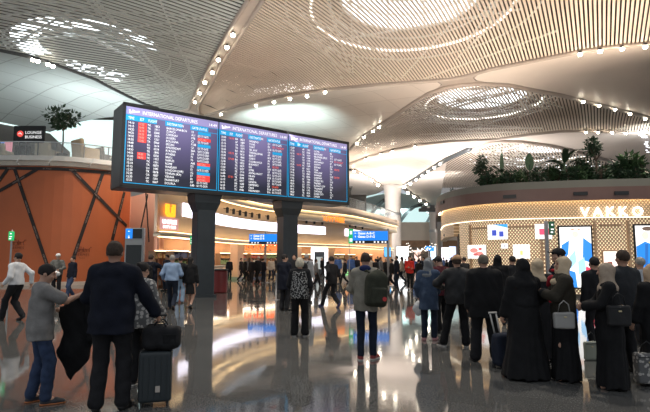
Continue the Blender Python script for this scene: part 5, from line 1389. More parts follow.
            f.cap(HT((0, -.01, 1.56)), U((0, -.01, 1.40)), .085, .125 + o.get('wide', 0), .05, (1.15, .95, 1)); f.ell(U((0, o.get('fy', .0), 1.39)), (.17 + o.get('wide', 0), .125, .07), .05, Rt)
            if o.get('drape'): f.cap(U((0, -.02, 1.42)), U((0, -.03, o['drape'])), .15, .19, .05, (1.1, .8, 1))
            f.ell(HT((0, .115, 1.625)), (.056, .062, .078), .0, Rh, op='s'); f.wob(.0045, 40, sd); mobj(f, 'headscarf', m, root, s)
        elif t == 'cap':
            f.ell(HT((0, -.012, 1.675)), (.102, .124, .112), .0, Rh); f.clip(HT((0, 0, 1.672)), Rh @ np.array([0, -.15, -1.0])); f2 = F()
            mobj(f, 'cap', m, root, s)
            if o.get('visor', 1): f2.ell(HT((0, .12, 1.685)), (.07, .075, .011), .0, Rh); mobj(f2, 'cap_visor', m, root, s)
        elif t == 'skirt':
            f.ell(U((0, 0, .97)), (.165 * w, .13 * w, .13), .03, Rt); f.cap(hip, hip + np.array([0, 0, o.get('hem', .55) - .95 - .1]), .15 * w, .18 * w, .03, (1, .8, 1)); f.clip((0, 0, o.get('hem', .55)), (0, 0, -1)); f.clip(U((0, 0, 1.08)), Rt @ np.array([0, 0, 1.0])); f.folds(.005, 6, .4, 1, 1); mobj(f, 'skirt', m, root, s)
        elif t == 'shoes':
            for q in (0, 1):
                an, dr, back, upv, Bp = ank[q]; toe = -back
                Hl = Bp + back * .17; T = Bp + dr * .075 * 1.0 + (toe * .0)
                f2 = Field(np.minimum(np.minimum(Hl, T), an) - .08, np.maximum(np.maximum(Hl, T), an) + .08, min(h, .012))
                f2.cap(Hl + upv * .035 - back * .03, Bp + upv * .036, .040, .043, .02); f2.cap(Bp + upv * .034, T + upv * .026, .043, .033, .02); f2.cap(Bp + back * .11 + upv * .04, an + upv * .01, .042, .044, .03)
                f2.clip(Bp - upv * .0, -upv); so = mobj(f2, 'shoe', m, root, s)
                if o.get('sole'):
                    f3 = Field(np.minimum(Hl, T) - .07, np.maximum(Hl, T) + .07, min(h, .008)); f3.cap(Hl + upv * .02 - back * .03, Bp + upv * .02, .045, .048, .01); f3.cap(Bp + upv * .02, T + upv * .02, .048, .036, .01); f3.clip(Bp + upv * .022, upv); f3.clip(Bp, -upv); mobj(f3, 'sole', o['sole'], so, s)
    if eyes:
        for sx in (-1, 1):
            e = HT((sx * .03, .086, 1.648)) * s; m1 = MB(); m1.lathe([(.001, -.009 * s), (.008 * s, -.005 * s), (.010 * s, 0), (.008 * s, .005 * s), (.001, .009 * s)], e, 8); m1.build('eye', M_eye, root, True)
    return J
M_eye = mat('eye_dark', (.03, .02, .015), .2)
def W(J, p):
    """a point of the figure's own frame in world coordinates"""
    a = math.radians(J['face']); x, y, z = [c * J['s'] for c in p]
    return Vector((J['pos'].x + x * math.cos(a) - y * math.sin(a), J['pos'].y + x * math.sin(a) + y * math.cos(a), z))
def held(name, label, cat, loc, face, build, group=None):
    t = thing(name, label, cat, loc, math.radians(face), group); build(t); return t
C = cloth
BLK = C('black', (.010, .010, .011)); BLK2 = C('soft_black', (.016, .016, .018)); NAVY = C('navy', (.008, .010, .019)); CHAR = C('charcoal', (.03, .032, .036)); JEANS = C('jeans', (.035, .055, .11), .3); DJEANS = C('dark_jeans', (.014, .02, .035), .25)
GREYT = C('grey_marl', (.24, .23, .22)); WHITE = C('white_shirt', (.68, .69, .70), .05); LBLUE = C('light_blue_shirt', (.26, .36, .52), .08); OLIVE = C('olive_grey', (.27, .25, .205)); DENIM = C('denim_blue', (.05, .075, .125), .2)
MAROON = C('maroon', (.07, .012, .018)); BEIGE = C('beige_scarf', (.54, .39, .26), .1); LBEI = C('light_beige_scarf', (.60, .47, .32), .1); GSC = C('grey_scarf', (.20, .21, .22), .15); RED = C('red_jacket', (.60, .035, .025)); TAUPE = C('taupe_scarf', (.42, .33, .25), .15)
SH_B = mat('shoe_black', (.012, .012, .012), .35); SH_W = mat('sole_white', (.6, .58, .55), .5); SH_R = mat('shoe_red', (.25, .03, .03), .5); SH_P = mat('shoe_pink', (.55, .25, .27), .5); LEATHER = mat('black_leather', (.007, .007, .008), .62, bump=.3, bscale=30)
def plaid(name, c1, c2, s=26):
    m = bpy.data.materials.new(name); m.use_nodes = True; nt = m.node_tree; b = nt.nodes['Principled BSDF']; tc = nt.nodes.new('ShaderNodeTexCoord'); v = nt.nodes.new('ShaderNodeTexVoronoi'); v.inputs['Scale'].default_value = s
    nt.links.new(tc.outputs['Object'], v.inputs['Vector']); r = nt.nodes.new('ShaderNodeValToRGB'); r.color_ramp.interpolation = 'CONSTANT'; r.color_ramp.elements[0].color = c1 + (1,); r.color_ramp.elements[1].position = .42; r.color_ramp.elements[1].color = c2 + (1,)
    nt.links.new(v.outputs['Distance'], r.inputs['Fac']); nt.links.new(r.outputs['Color'], b.inputs['Base Color']); b.inputs['Roughness'].default_value = .85; return m
PATT = plaid('black_white_pattern', (.45, .44, .42), (.012, .012, .012), 34); PATG = plaid('grey_white_pattern', (.50, .48, .45), (.13, .13, .13), 20)
BONE = C('stone', (.33, .31, .27))
STEP = [(-.10, .30, .05, .0), (.10, -.30, -.05, .75)]; STEP2 = [(-.09, -.26, .05, .7), (.09, .26, -.05, 0)]
NEAR, MID, FAR_ = .0085, .012, .022

# ---- left foreground
J1 = person(36, 404, 1.585, -52, 'boy in grey short sleeved shirt and jeans holding out a black jacket', [('tshirt', GREYT, {'hem': .80, 'flare': .02, 'g': .012}), ('trousers', JEANS, {'g': .016}), ('shoes', mat('sneaker_dark', (.03, .03, .035), .5), {'sole': mat('sole_orange', (.5, .16, .05), .5)})], hair=('short', M_hairb), head=(-.35, .35), feet=[(-.13, -.05, .15, 0), (.12, .08, -.2, 0)], wr=[(-.10, .22, 1.14), (.12, .47, 1.36)], eh=[(-.6, -.3, -1), (.4, -.2, -1)], hdir=[(.1, .9, -.1), (.1, 1, .12)], h=NEAR, curl=(.85, .85), skin=M_skin)
J2 = person(108, 411, 1.83, 6, 'man with short dark hair in navy hooded jacket standing beside the suitcase, seen from behind', [('jacket', NAVY, {'hem': .80, 'hood': 1, 'flare': .02, 'g': .012}), ('trousers', BLK2, {'g': .02, 'cuff': .06}), ('shoes', SH_B)], hair=('short', M_hairbr), feet=[(-.12, -.02, .25, 0), (.13, .03, -.25, 0)], wr=[(-.14, .25, 1.02), (.42, .20, .95)], eh=[(-1, -.4, -.3), (1, -.5, -.3)], w=1.1, h=NEAR, head=(.1, .08), curl=(.6, .8), skin=M_skin2)
J3 = person(137, 386, 1.60, -20, 'woman in a grey and white patterned top half hidden behind the navy jacketed man', [('shirt', PATG, {'hem': .82, 'g': .015}), ('trousers', BLK2, {'g': .015}), ('shoes', SH_B, {'sole': SH_W})], hair=('bun', M_hairb), feet=[(-.08, 0, .1, 0), (.12, .08, -.2, 0)], head=(0, .3), wr=[(-.2, .2, 1.0), (.22, .25, 1.0)], h=MID)
J4 = person(14, 320.5, 1.84, 78, 'man in white shirt and black trousers walking left past the orange wall', [('shirt', WHITE, {'hem': .95, 'g': .012}), ('trousers', BLK2, {'g': .018}), ('shoes', SH_B)], hair=('short', M_hairb), feet=[(-.07, .30, 0, 0), (.07, -.24, 0, .6)], wr=[(-.26, .12, .93), (.30, -.18, .93)], h=MID)
J5 = person(56, 296, 1.83, 195, 'older man in white cap and grey jacket holding a white plastic bag at his waist', [('jacket', C('grey_jacket', (.13, .13, .12)), {'hem': .88}), ('trousers', BLK2, {'g': .02}), ('shoes', SH_B), ('cap', C('white_cap', (.7, .7, .68), .04))], hair=('thin', M_hairg), feet=[(-.12, .12, .1, 0), (.10, -.12, -.1, .3)], wr=[(-.12, .27, 1.08), (.14, .27, 1.08)], eh=[(-1, -.2, -.6), (1, -.2, -.6)], h=.015, w=1.08)
J6 = person(71, 298, 1.75, 150, 'man in dark jacket and blue jeans walking beside the man in the white cap', [('jacket', NAVY, {'hem': .84}), ('trousers', JEANS, {'g': .016}), ('shoes', SH_B)], feet=[(-.09, .24, 0, 0), (.09, -.20, 0, .6)], h=.015)
J7 = person(149.5, 308, 1.80, 2, 'man in dark navy suit with small backpack walking away near the totem', [('jacket', NAVY, {'hem': .82}), ('trousers', BLK2, {'g': .015}), ('shoes', SH_B)], feet=STEP2, wr=[None, (.26, .32, 1.3)], eh=[None, (1, 0, -.5)], h=.014, hair=('short', M_hairbr), w=1.08)
J8 = person(171, 309.5, 1.80, 4, 'man in light blue shirt and dark trousers walking away left of the first pillar', [('shirt', LBLUE, {'hem': .95, 'g': .014}), ('trousers', DJEANS, {'g': .015}), ('shoes', SH_B)], feet=STEP, wr=[(-.30, .15, .95), (.24, .25, 1.05)], h=.014, hair=('short', M_hairg), w=1.08)
J9 = person(189.5, 309, 1.70, -8, 'woman with long dark hair in a black skirt suit walking away from the camera', [('jacket', BLK, {'hem': .86}), ('skirt', BLK, {'hem': .50}), ('shoes', SH_B)], feet=[(-.07, .18, 0, 0), (.07, -.16, 0, .6)], hair=('long', M_hairb), h=.014, w=.88)
J10 = person(179.5, 303, 1.70, 5, 'person in pale jeans partly seen behind the man in the light blue shirt', [('jacket', BLK2, {'hem': .9}), ('trousers', C('pale_jeans', (.25, .35, .48), .15), {'g': .02}), ('shoes', SH_B)], h=.016)

# ---- middle
J11 = person(284, 311, 1.76, -30, 'man in dark blue coat standing left of the blond woman by the second pillar', [('coat', NAVY, {'hem': .66}), ('trousers', BLK2, {'g': .02}), ('shoes', SH_B)], h=.013, head=(-.5, .1), hair=('short', M_hairb), w=1.08, wr=[(-.18, .28, 1.0), None])
J12 = person(299.5, 336.5, 1.65, -4, 'woman with short blond hair in a black and white patterned vest, back to the camera', [('jacket', BLK2, {'hem': .86}), ('vest', PATT, {'hem': .84}), ('trousers', BLK, {'g': .022, 'cuff': .07}), ('shoes', SH_B, {'sole': SH_W})], hair=('bob', M_hairbl), feet=[(-.12, 0, .25, 0), (.12, .03, -.25, 0)], h=.011, wr=[(-.2, .22, 1.02), (.2, .22, 1.02)], w=1.0)
J13 = person(294, 300, 1.80, 172, 'man with dark hair facing the camera behind the blond woman', [('coat', BLK2, {'hem': .7}), ('trousers', BLK2), ('shoes', SH_B)], h=.016, eyes=True)
J14 = person(306.5, 303, 1.80, -20, 'grey haired man with a dark backpack standing behind the blond woman', [('shirt', C('grey_shirt', (.26, .27, .28)), {'hem': .9, 'g': .01}), ('trousers', BLK2), ('shoes', SH_B)], h=.016, hair=('short', M_hairg))
J15 = person(332, 307.5, 1.80, 35, 'man in black jacket and black trousers striding left in the middle of the hall', [('jacket', BLK, {'hem': .84}), ('trousers', BLK2, {'g': .014}), ('shoes', mat('shoe_blue', (.03, .03, .12), .4))], feet=[(-.1, .40, .05, 0), (.1, -.34, -.05, .85)], wr=[(-.28, -.1, .92), (.24, .2, .95)], h=.013, lean=.06)
J16 = person(366.5, 360, 1.73, -12, 'man in olive grey jacket and dark jeans with a large backpack, seen from behind', [('jacket', OLIVE, {'hem': .80, 'g': .008}), ('trousers', DJEANS, {'g': .008, 'cuff': .05}), ('shoes', SH_R, {'sole': SH_W})], hair=('short', M_hairbr), feet=[(-.09, -.04, .25, 0), (.10, .06, -.35, 0)], h=.0095, wr=[(-.17, .27, 1.02), (.2, .26, 1.05)], eh=[(-1, -.5, -.5), (1, -.5, -.5)], head=(.15, .18))
f = None
# navy inner hood of that jacket
fh = Field((-.2, -.25, 1.35), (.2, .15, 1.6), .01); U_ = J16['U']; fh.ell(U_((0, -.085, 1.50)), (.10, .055, .055), .02); fh.ell(U_((0, -.03, 1.51)), (.088, .085, .03), .02); mobj(fh, 'hood', C('navy_hood', (.02, .03, .10)), J16['root'], J16['s'])
J17 = person(410, 290, 1.76, 178, 'person in bright red jacket and black trousers walking towards the camera in the background', [('jacket', RED, {'hem': .86}), ('trousers', BLK, {'g': .01}), ('shoes', SH_B)], hair=('long', M_hairbr), h=.017, feet=[(-.08, .12, 0, 0), (.08, -.12, 0, .4)], wr=[(-.1, .25, 1.1), (.12, .25, 1.15)], eyes=False)
J18 = person(429.5, 340.5, 1.64, -20, 'woman in grey headscarf and long denim blue shirt holding a white plastic bag', [('coat', DENIM, {'hem': .66, 'flare': .02}), ('trousers', DJEANS, {'g': .012, 'cuff': .055}), ('scarf', GSC), ('shoes', SH_P)], hair=(None, None), feet=[(-.10, -.02, .35, 0), (.10, .03, -.15, 0)], h=.0105, head=(-.1, .2), wr=[(-.24, .10, .93), (.16, .24, 1.0)])
J19 = person(443, 333, 1.70, 14, 'dark haired man in maroon jacket leaning to the woman in the grey headscarf', [('jacket', MAROON, {'hem': .84}), ('trousers', BLK, {'g': .02}), ('shoes', SH_B)], h=.012, lean=.10, head=(.5, .35), hair=('short', M_hairb))
J20 = person(459, 347, 1.70, -8, 'man in short black leather jacket and beige flat cap standing in the queue', [('jacket', LEATHER, {'hem': .84, 'g': .02}), ('trousers', BLK, {'g': .02, 'cuff': .06}), ('cap', C('beige_cap', (.42, .25, .14)), {'visor': 0}), ('shoes', SH_B, {'sole': SH_W})], hair=('thin', M_hairbr), w=1.15, h=.0105, feet=[(-.28, .03, .5, 0), (.14, 0, -.1, 0)], wr=[(-.27, .25, 1.12), (.24, .24, 1.05)], eh=[(-1, -.3, -.6), (1, -.4, -.5)])
J21 = person(486.5, 361.5, 1.70, -4, 'stout grey haired man in a long black coat, back to the camera in the queue', [('coat', BLK, {'hem': .72, 'g': .022, 'flare': .03}), ('trousers', BLK2, {'g': .03, 'cuff': .065}), ('shoes', SH_B)], hair=('short', C('hair_greyish', (.16, .14, .11))), w=1.22, h=.0105, feet=[(-.17, 0, .2, 0), (.17, .02, -.2, 0)], head=(.1, .1))
J22 = person(527, 378, 1.63, 8, 'woman in full black cloak and black headscarf, back to the camera with a trolley bag', [('dress', BLK, {'flare': .30, 'name': 'cloak'}), ('scarf', BLK, {'wide': .05, 'drape': 1.1})], hair=(None, None), w=1.22, h=.0105, wr=[(-.30, .14, .80), (.2, .2, 1.0)], curl=(.9, .5))
J23 = person(541, 360, 1.63, 0, 'woman in black cloak and light beige headscarf just behind the black cloaked woman', [('dress', BLK2, {'flare': .25, 'name': 'cloak'}), ('scarf', LBEI)], hair=(None, None), w=1.05, h=.012, wr=[(-.2, .2, 1.0), (.2, .2, 1.0)])
J24 = person(561, 352, 1.80, 62, 'man in black peaked cap and navy jacket with red and white stripes looking left', [('jacket', NAVY, {'hem': .84}), ('trousers', BLK2), ('cap', BLK2), ('shoes', SH_B)], h=.0105, head=(.5, -.15), w=1.08)
J25 = person(567, 380, 1.66, 78, 'woman in black dress, khaki jacket and light beige headscarf carrying a grey handbag', [('dress', BLK, {'flare': .24}), ('jacket', C('khaki_dark', (.035, .03, .022)), {'hem': .92, 'g': .012}), ('scarf', LBEI, {'fy': .04})], hair=(None, None), h=.0100, head=(.25, -.05), wr=[(-.02, .30, 1.24), (.10, .32, 1.12)], eh=[(-1, -.3, -.8), (1, -.3, -.8)], w=1.02, eyes=True)
J26 = person(613, 388, 1.58, 70, 'woman in black dress and taupe headscarf with folded hands and a black handbag', [('dress', BLK, {'flare': .24, 'name': 'dress'}), ('scarf', TAUPE, {'wide': .01})], hair=(None, None), h=.0095, head=(.1, .1), wr=[(-.05, .32, 1.13), (.08, .33, 1.11)], eh=[(-1, -.3, -.9), (1, -.3, -.9)], w=1.08, curl=(.7, .7))
J27 = person(629, 372, 1.76, 12, 'man with short dark hair in black shirt standing right behind the woman with folded hands', [('shirt', CHAR, {'hem': .88, 'g': .016}), ('trousers', BLK2, {'g': .02}), ('shoes', SH_B)], hair=('short', M_hairbr), w=1.15, h=.0105, skin=M_skin2)
J28 = person(658, 384, 1.56, 20, 'woman in black cloak and beige headscarf cut off by the right edge of the photo', [('dress', BLK, {'flare': .28, 'name': 'cloak'}), ('scarf', BEIGE)], hair=(None, None), h=.0115, wr=[(-.28, .15, .80), None])
J29 = person(645, 345, 1.66, 8, 'man in pale grey shirt mostly hidden behind the dark shirted man', [('shirt', C('pale_shirt', (.45, .47, .5)), {'hem': .9}), ('trousers', BLK2), ('shoes', SH_B)], h=.015, hair=('short', M_hairg))
J30 = person(500, 325, 1.72, -20, 'person in black hooded coat farther up the queue behind the stout man', [('coat', BLK, {'hem': .6}), ('trousers', BLK2), ('shoes', SH_B), ('scarf', BLK)], hair=(None, None), h=.013)
J31 = person(514.5, 322, 1.70, 10, 'dark haired person in black jacket farther up the queue near the lattice wall', [('jacket', BLK2), ('trousers', BLK2), ('shoes', SH_B)], h=.014)
J32 = person(465, 300, 1.68, 20, 'small dark figure near the left end of the lattice wall', [('jacket', BLK2), ('trousers', BLK2), ('shoes', SH_B)], h=.016)
J33 = person(598.5, 352, 1.66, 10, 'dark haired person hidden behind the taupe headscarf woman', [('jacket', BLK2), ('trousers', BLK2), ('shoes', SH_B)], h=.014, hair=('short', M_hairb))
# stripes on the capped man's jacket shoulder
for k, (m_, z0, z1) in enumerate(((C('stripe_red', (.45, .02, .03)), 1.37, 1.42), (C('stripe_white', (.6, .6, .6), .05), 1.32, 1.36))):
    f = Field((-.35, -.3, 1.2), (.35, .3, 1.5), .012); f.cap((-.18, 0, 1.40), (.18, 0, 1.40), .095, k=0); f.ell((0, 0, 1.31), (.215, .15, .2), .03); f.clip((0, 0, z1), (0, 0, 1)); f.clip((0, 0, z0), (0, 0, -1)); mobj(f, 'stripe', m_, J24['root'], J24['s'])
# red scarf end on the woman with the grey handbag
f = Field((-.35, -.1, 1.0), (.35, .4, 1.5), .012); f.cap((.17, .1, 1.42), (.26, .12, 1.34), .07, .05, .02); f.cap((-.15, .16, 1.25), (-.2, .22, 1.12), .03, .02, .02); mobj(f, 'red_shawl', C('red_shawl', (.35, .015, .03)), J25['root'], J25['s'])

# ---- bags and things carried
def soft(name, label, cat, loc, face, parts, group=None):
    """parts: (name, material, function that fills a Field, lo, hi, h)"""
    t = thing(name, label, cat, loc, math.radians(face), group)
    for nm, m, fn, lo, hi, h in parts:
        f = Field(lo, hi, h); fn(f); mobj(f, nm, m, t)
    return t
def tubepart(name, m, pts, r, parent): mb = MB(); mb.tube(pts, r, 8); return mb.build(name, m, parent, True)
def backpack(J, label, m, s=1.0, dy=0, pocket=None):
    p = J['U']((0, -.27 * 1 + dy, 1.20)); t = thing('backpack', label, 'backpack', W(J, p), math.radians(J['face']))
    f = Field((-.25, -.22, -.35), (.25, .2, .35), .012); f.box((0, 0, -.02), (.165 * s, .10 * s, .24 * s), .07 * s); f.ell((0, -.02, .16 * s), (.15 * s, .10 * s, .12 * s), .04); f.wob(.003, 25, 2); mobj(f, 'main_pouch', m, t)
    f = Field((-.22, -.28, -.35), (.22, .1, .2), .012); f.box((0, -.10 * s, -.09 * s), (.125 * s, .055 * s, .125 * s), .045); mobj(f, 'front_pocket', m, t)
    for sx in (-1, 1): tubepart('shoulder_strap', m, [(sx * .09, .06, .22 * s), (sx * .11, .15, .28), (sx * .13, .27, .27), (sx * .145, .385, .20)], .018, t)
    tubepart('top_loop', m, [(-.04, 0, .25 * s), (0, -.01, .30 * s), (.04, 0, .25 * s)], .009, t)
    if pocket:
        mb = MB(); mb.lathe([(.035, 0), (.035, .008)], n=16); o = mb.build('round_badge', pocket, t); o.rotation_euler = (PI / 2, 0, 0); o.location = (.07 * s, -.158 * s, -.13 * s)
    return t
OLV = C('backpack_olive', (.045, .047, .033)); 
bp = backpack(J16, 'large dark olive backpack with red badge on the man in olive grey', OLV, 1.08, -.0, mat('badge_red', (.6, .05, .05), .5))
bp.location = W(J16, J16['U']((.20, -.25, 1.17))); bp.rotation_euler = (0, .08, math.radians(J16['face'] + 30))
backpack(J14, 'dark backpack worn by the grey haired man behind the blond woman', BLK2, .9)
backpack(J7, 'small dark backpack on the man in the navy suit near the totem', BLK2, .8, .02)
# black jacket held out by the boy
def drapefield(f):
    f.cap((0, 0, 0), (.10, 0, -.55), .045, .12, .05, (1, .45, 1)); f.cap((.20, 0, -.02), (.12, 0, -.50), .05, .11, .05, (1, .45, 1)); f.cap((.0, 0, -.05), (.22, 0, -.05), .05, .05, .05, (1, .5, 1)); f.cap((.12, 0, -.5), (.10, 0, -.82), .12, .02, .05, (1, .45, 1)); f.wob(.008, 24, 5)
hb = W(J1, J1['hands'][0][0]); ha = W(J1, J1['hands'][1][0]); dv = ha - hb
t = thing('held_jacket', 'black jacket hanging from the hands of the boy in the grey shirt', 'jacket', hb, math.atan2(dv.y, dv.x))
Lh = math.hypot(dv.x, dv.y)
def dj(f):
    f.cap((0, 0, .0), (Lh, 0, dv.z), .040, .035, .04, (1, .7, 1)); f.cap((Lh * .05, 0, -.04), (Lh * .42, 0, -.50), .05, .10, .06, (1, .5, 1)); f.cap((Lh * .95, 0, dv.z - .04), (Lh * .60, 0, -.48), .05, .10, .06, (1, .5, 1)); f.cap((Lh * .5, 0, dv.z * .5 - .10), (Lh * .5, 0, -.45), .11, .15, .06, (1.1, .45, 1)); f.cap((Lh * .5, 0, -.45), (Lh * .35, 0, -.84), .15, .02, .05, (1, .45, 1)); f.wob(.007, 26, 5)
f = Field((-.2, -.15, -.95), (Lh + .2, .15, .35), .0095); dj(f); mobj(f, 'jacket_body', BLK, t)
f = Field((-.2, -.15, -.95), (Lh + .3, .15, .35), .0095); f.cap((Lh * .92, -.02, dv.z - .03), (Lh * 1.12, -.03, -.34), .045, .035, .02); f.wob(.005, 30, 2); mobj(f, 'sleeve', BLK, t)
# suitcase with soft bag on top
sc_p = onz(154.5, 405); t = thing('suitcase', 'dark hard shell cabin suitcase on four wheels beside the man in the navy jacket', 'suitcase', sc_p, math.radians(14))
SW, SD, SH_ = .355, .23, .56; M_case = mat('case_shell', (.022, .03, .034), .38)
f = Field((-.25, -.2, .04), (.25, .2, .70), .009); f.box((0, 0, .05 + SH_ / 2), (SW / 2, SD / 2, SH_ / 2), .035); mobj(f, 'shell', M_case, t)
for k in range(5): mb = MB(); mb.box((-SW * .36 + k * SW * .18, -SD / 2 - .002, .05 + SH_ / 2), (.012, .008, SH_ * .8), bev=.003); mb.build('rib', M_case, t)
mb = MB(); mb.box((0, 0, .05 + SH_ / 2), (SW + .006, .012, SH_ + .006), bev=.004); mb.build('zip_band', M_black, t)
for sx in (-1, 1):
    for sy in (-1, 1):
        mb = MB(); mb.box((sx * (SW / 2 - .04), sy * (SD / 2 - .035), .052), (.03, .03, .03)); q = mb.build('wheel_bracket', M_black, t); mb = MB(); mb.lathe([(.022, -.01), (.024, 0), (.022, .01)], n=14); o = mb.build('wheel', M_black, q); o.rotation_euler = (0, PI / 2, 0); o.location = (sx * (SW / 2 - .04), sy * (SD / 2 - .035), .025)
for sx in (-1, 1): tubepart('handle_rod', M_grey, [(sx * .09, SD / 2 - .02, .6), (sx * .09, SD / 2 - .02, .98)], .008, t)
mb = MB(); mb.box((0, SD / 2 - .02, .985), (.21, .03, .03), bev=.01); mb.build('pull_handle', M_black, t)
mb = MB(); mb.box((SW * .1, -SD / 2 - .008, .2), (.05, .01, .07), bev=.003); mb.build('luggage_tag', mat('tag_pale', (.5, .45, .4), .5), t)
t = thing('duffel_bag', 'soft black duffel bag lying on top of the dark suitcase', 'bag', sc_p + Vector((.06, 0, .615)), math.radians(10))
f = Field((-.3, -.2, -.02), (.3, .2, .36), .0095); f.box((0, 0, .135), (.21, .12, .13), .07); f.ell((-.08, 0, .22), (.12, .1, .07), .05); f.wob(.006, 24, 9); f.clip((0, 0, .0), (0, 0, -1)); mobj(f, 'bag_body', BLK2, t)
tubepart('carry_handle', BLK2, [(-.09, -.06, .24), (-.06, -.07, .31), (.02, -.07, .31), (.06, -.06, .24)], .009, t)
tubepart('carry_handle', BLK2, [(-.09, .06, .24), (-.06, .07, .32), (.02, .07, .32), (.06, .06, .24)], .009, t)
mb = MB(); mb.box((.1, -.125, .13), (.14, .012, .1), bev=.004); mb.build('end_pocket', BLK, t)
# white plastic bag at the capped man's waist and at the denim woman's hand
PLAS = mat('white_plastic', (.72, .72, .72), .35, bump=.6, bscale=25, trans=.1)
def plastic(name, label, loc, w_, h_, face=0):
    t = thing(name, label, 'bag', loc, math.radians(face)); f = Field((-w_, -w_ * .6, -h_ - .05), (w_, w_ * .6, .12), .012)
    f.ell((0, 0, -h_ * .6), (w_ * .6, w_ * .36, h_ * .42), .02); f.cap((-.02, 0, .0), (0, 0, -h_ * .4), .015, w_ * .34, .05, (1, .7, 1)); f.wob(.008, 34, 4); mobj(f, 'bag_body', PLAS, t)
    tubepart('bag_handle', PLAS, [(-.04, 0, -.04), (-.03, 0, .03), (.03, 0, .03), (.04, 0, -.04)], .008, t); return t
plastic('plastic_bag', 'white plastic bag held in front of the man in the white cap', W(J5, (0, .34, 1.10)), .34, .30, 195)
plastic('plastic_bag', 'white plastic carrier bag hanging from the hand of the woman in denim blue', W(J18, J18['hands'][0][0]), .22, .34, -10)
# trolley bag of the black cloaked woman
q = onz(503.5, 368); t = thing('trolley_bag', 'dark trolley bag with a pale pull handle behind the black cloaked woman', 'suitcase', q, math.radians(25))
f = Field((-.2, -.2, .02), (.2, .2, .6), .011); f.box((0, 0, .28), (.15, .11, .24), .06); f.wob(.004, 20, 3); mobj(f, 'bag_body', C('trolley_navy', (.015, .02, .035)), t)
for sx in (-1, 1): tubepart('handle_rod', mat('rod_pale', (.6, .58, .55), .4), [(sx * .05, .09, .45), (sx * .06 - .05, .13, .80)], .012, t)
mb = MB(); mb.box((-.05, .135, .81), (.17, .03, .03), bev=.01); mb.build('pull_handle', mat('rod_pale', (.6, .58, .55), .4), t)
for sx in (-1, 1): mb = MB(); mb.lathe([(.03, -.012), (.034, 0), (.03, .012)], n=14); o = mb.build('wheel', M_black, t); o.rotation_euler = (0, PI / 2, 0); o.location = (sx * .11, .09, .034)
mb = MB(); mb.box((.03, -.125, .33), (.08, .012, .09), bev=.004); mb.build('pale_patch', mat('patch_pale', (.4, .42, .45), .5), t)
# handbags
def handbag(label, loc, w_, h_, m, face, strap_to=None, name='handbag', d_=.09, hm=None):
    t = thing(name, label, 'handbag', loc, math.radians(face)); f = Field((-w_, -.15, -h_ - .03), (w_, .15, .06), .010)
    f.box((0, 0, -h_ / 2), (w_ / 2, d_ / 2, h_ / 2), .03); f.wob(.0025, 22, 7); mobj(f, 'bag_body', m, t)
    tubepart('bag_handle', hm or m, [(-w_ * .3, -.01, -.02), (-w_ * .22, -.02, .10), (w_ * .0, -.02, .15), (w_ * .22, -.02, .10), (w_ * .3, -.01, -.02)], .008, t)
    mb = MB(); mb.box((0, -d_ / 2 - .003, -h_ * .28), (w_ * .14, .01, .02), bev=.003); mb.build('clasp', mat('brass', (.6, .5, .3), .3, .9), t)
    mb = MB(); mb.box((0, -d_ / 2 - .001, -h_ * .12), (w_ * .92, .008, .012)); mb.build('seam_band', hm or m, t)
    if strap_to is not None:
        a = math.radians(face); v = strap_to - Vector(loc); lv = Vector((v.x * math.cos(-a) - v.y * math.sin(-a), v.x * math.sin(-a) + v.y * math.cos(-a), v.z))
        tubepart('shoulder_strap', m, [(-w_ * .45, 0, -.02), lv * .5 + Vector((-.05, -.02, 0)), lv, lv * .5 + Vector((.05, -.02, 0)), (w_ * .45, 0, -.02)], .008, t)
    return t
p = at(563.5, 312, onz(567, 380).y - .28); handbag('pale grey leather handbag carried by the woman in the khaki jacket', p, .27, .22, mat('grey_leather', (.36, .35, .33), .45), 0, name='handbag')
p = at(618, 305, onz(613, 388).y - .26); handbag('black leather handbag with short handles hanging at the side of the taupe headscarf woman', p, .28, .26, LEATHER, -4)
q = onz(591.5, 360); handbag('pale green flat shopping bag with a small dark mark between the two women', Vector((q.x, q.y + .0, .30)), .24, .30, mat('pale_green_bag', (.36, .38, .31), .6), 6, name='shopping_bag', d_=.08, hm=M_black)
q = onz(647, 386); handbag('black and white patterned bag standing at the right edge of the photo', Vector((q.x + .02, q.y, .42)), .30, .38, PATG, -5, name='patterned_bag', d_=.16, hm=M_black)
q = onz(546, 352); 
for J, r_ in ((J25, 1),): pass

# ---- the crowd in the distance: a few kinds, copied
kinds = []
def proto(i, cl, tr, hr, st, bag=False):
    J = person(0, 0, 1.72, 0, 'far', [('jacket', cl, {'hem': .82}), ('trousers', tr, {'g': .015}), ('shoes', SH_B)], h=.026, hair=(hr[0], hr[1]), feet=st, pos=Vector((0, 0, 0))); kinds.append(J['root'])
proto(0, BLK2, BLK2, ('short', M_hairb), STEP); proto(1, NAVY, DJEANS, ('short', M_hairb), None); proto(2, C('far_grey', (.2, .2, .2)), BLK2, ('long', M_hairbr), STEP2)
proto(3, C('far_blue', (.06, .12, .3)), BLK2, ('short', M_hairbr), None); proto(4, C('far_beige', (.45, .38, .3)), DJEANS, ('long', M_hairb), STEP); proto(5, BLK, BLK, ('short', M_hairg), STEP2)
LBL = ['small distant traveller in dark clothes among the crowd beyond the blue signs', 'small distant traveller in navy and jeans among the crowd beyond the blue signs', 'small distant traveller with long hair in grey among the crowd', 'small distant traveller in a blue jacket among the crowd', 'small distant traveller in a beige jacket among the crowd', 'small distant grey haired traveller all in black among the crowd']
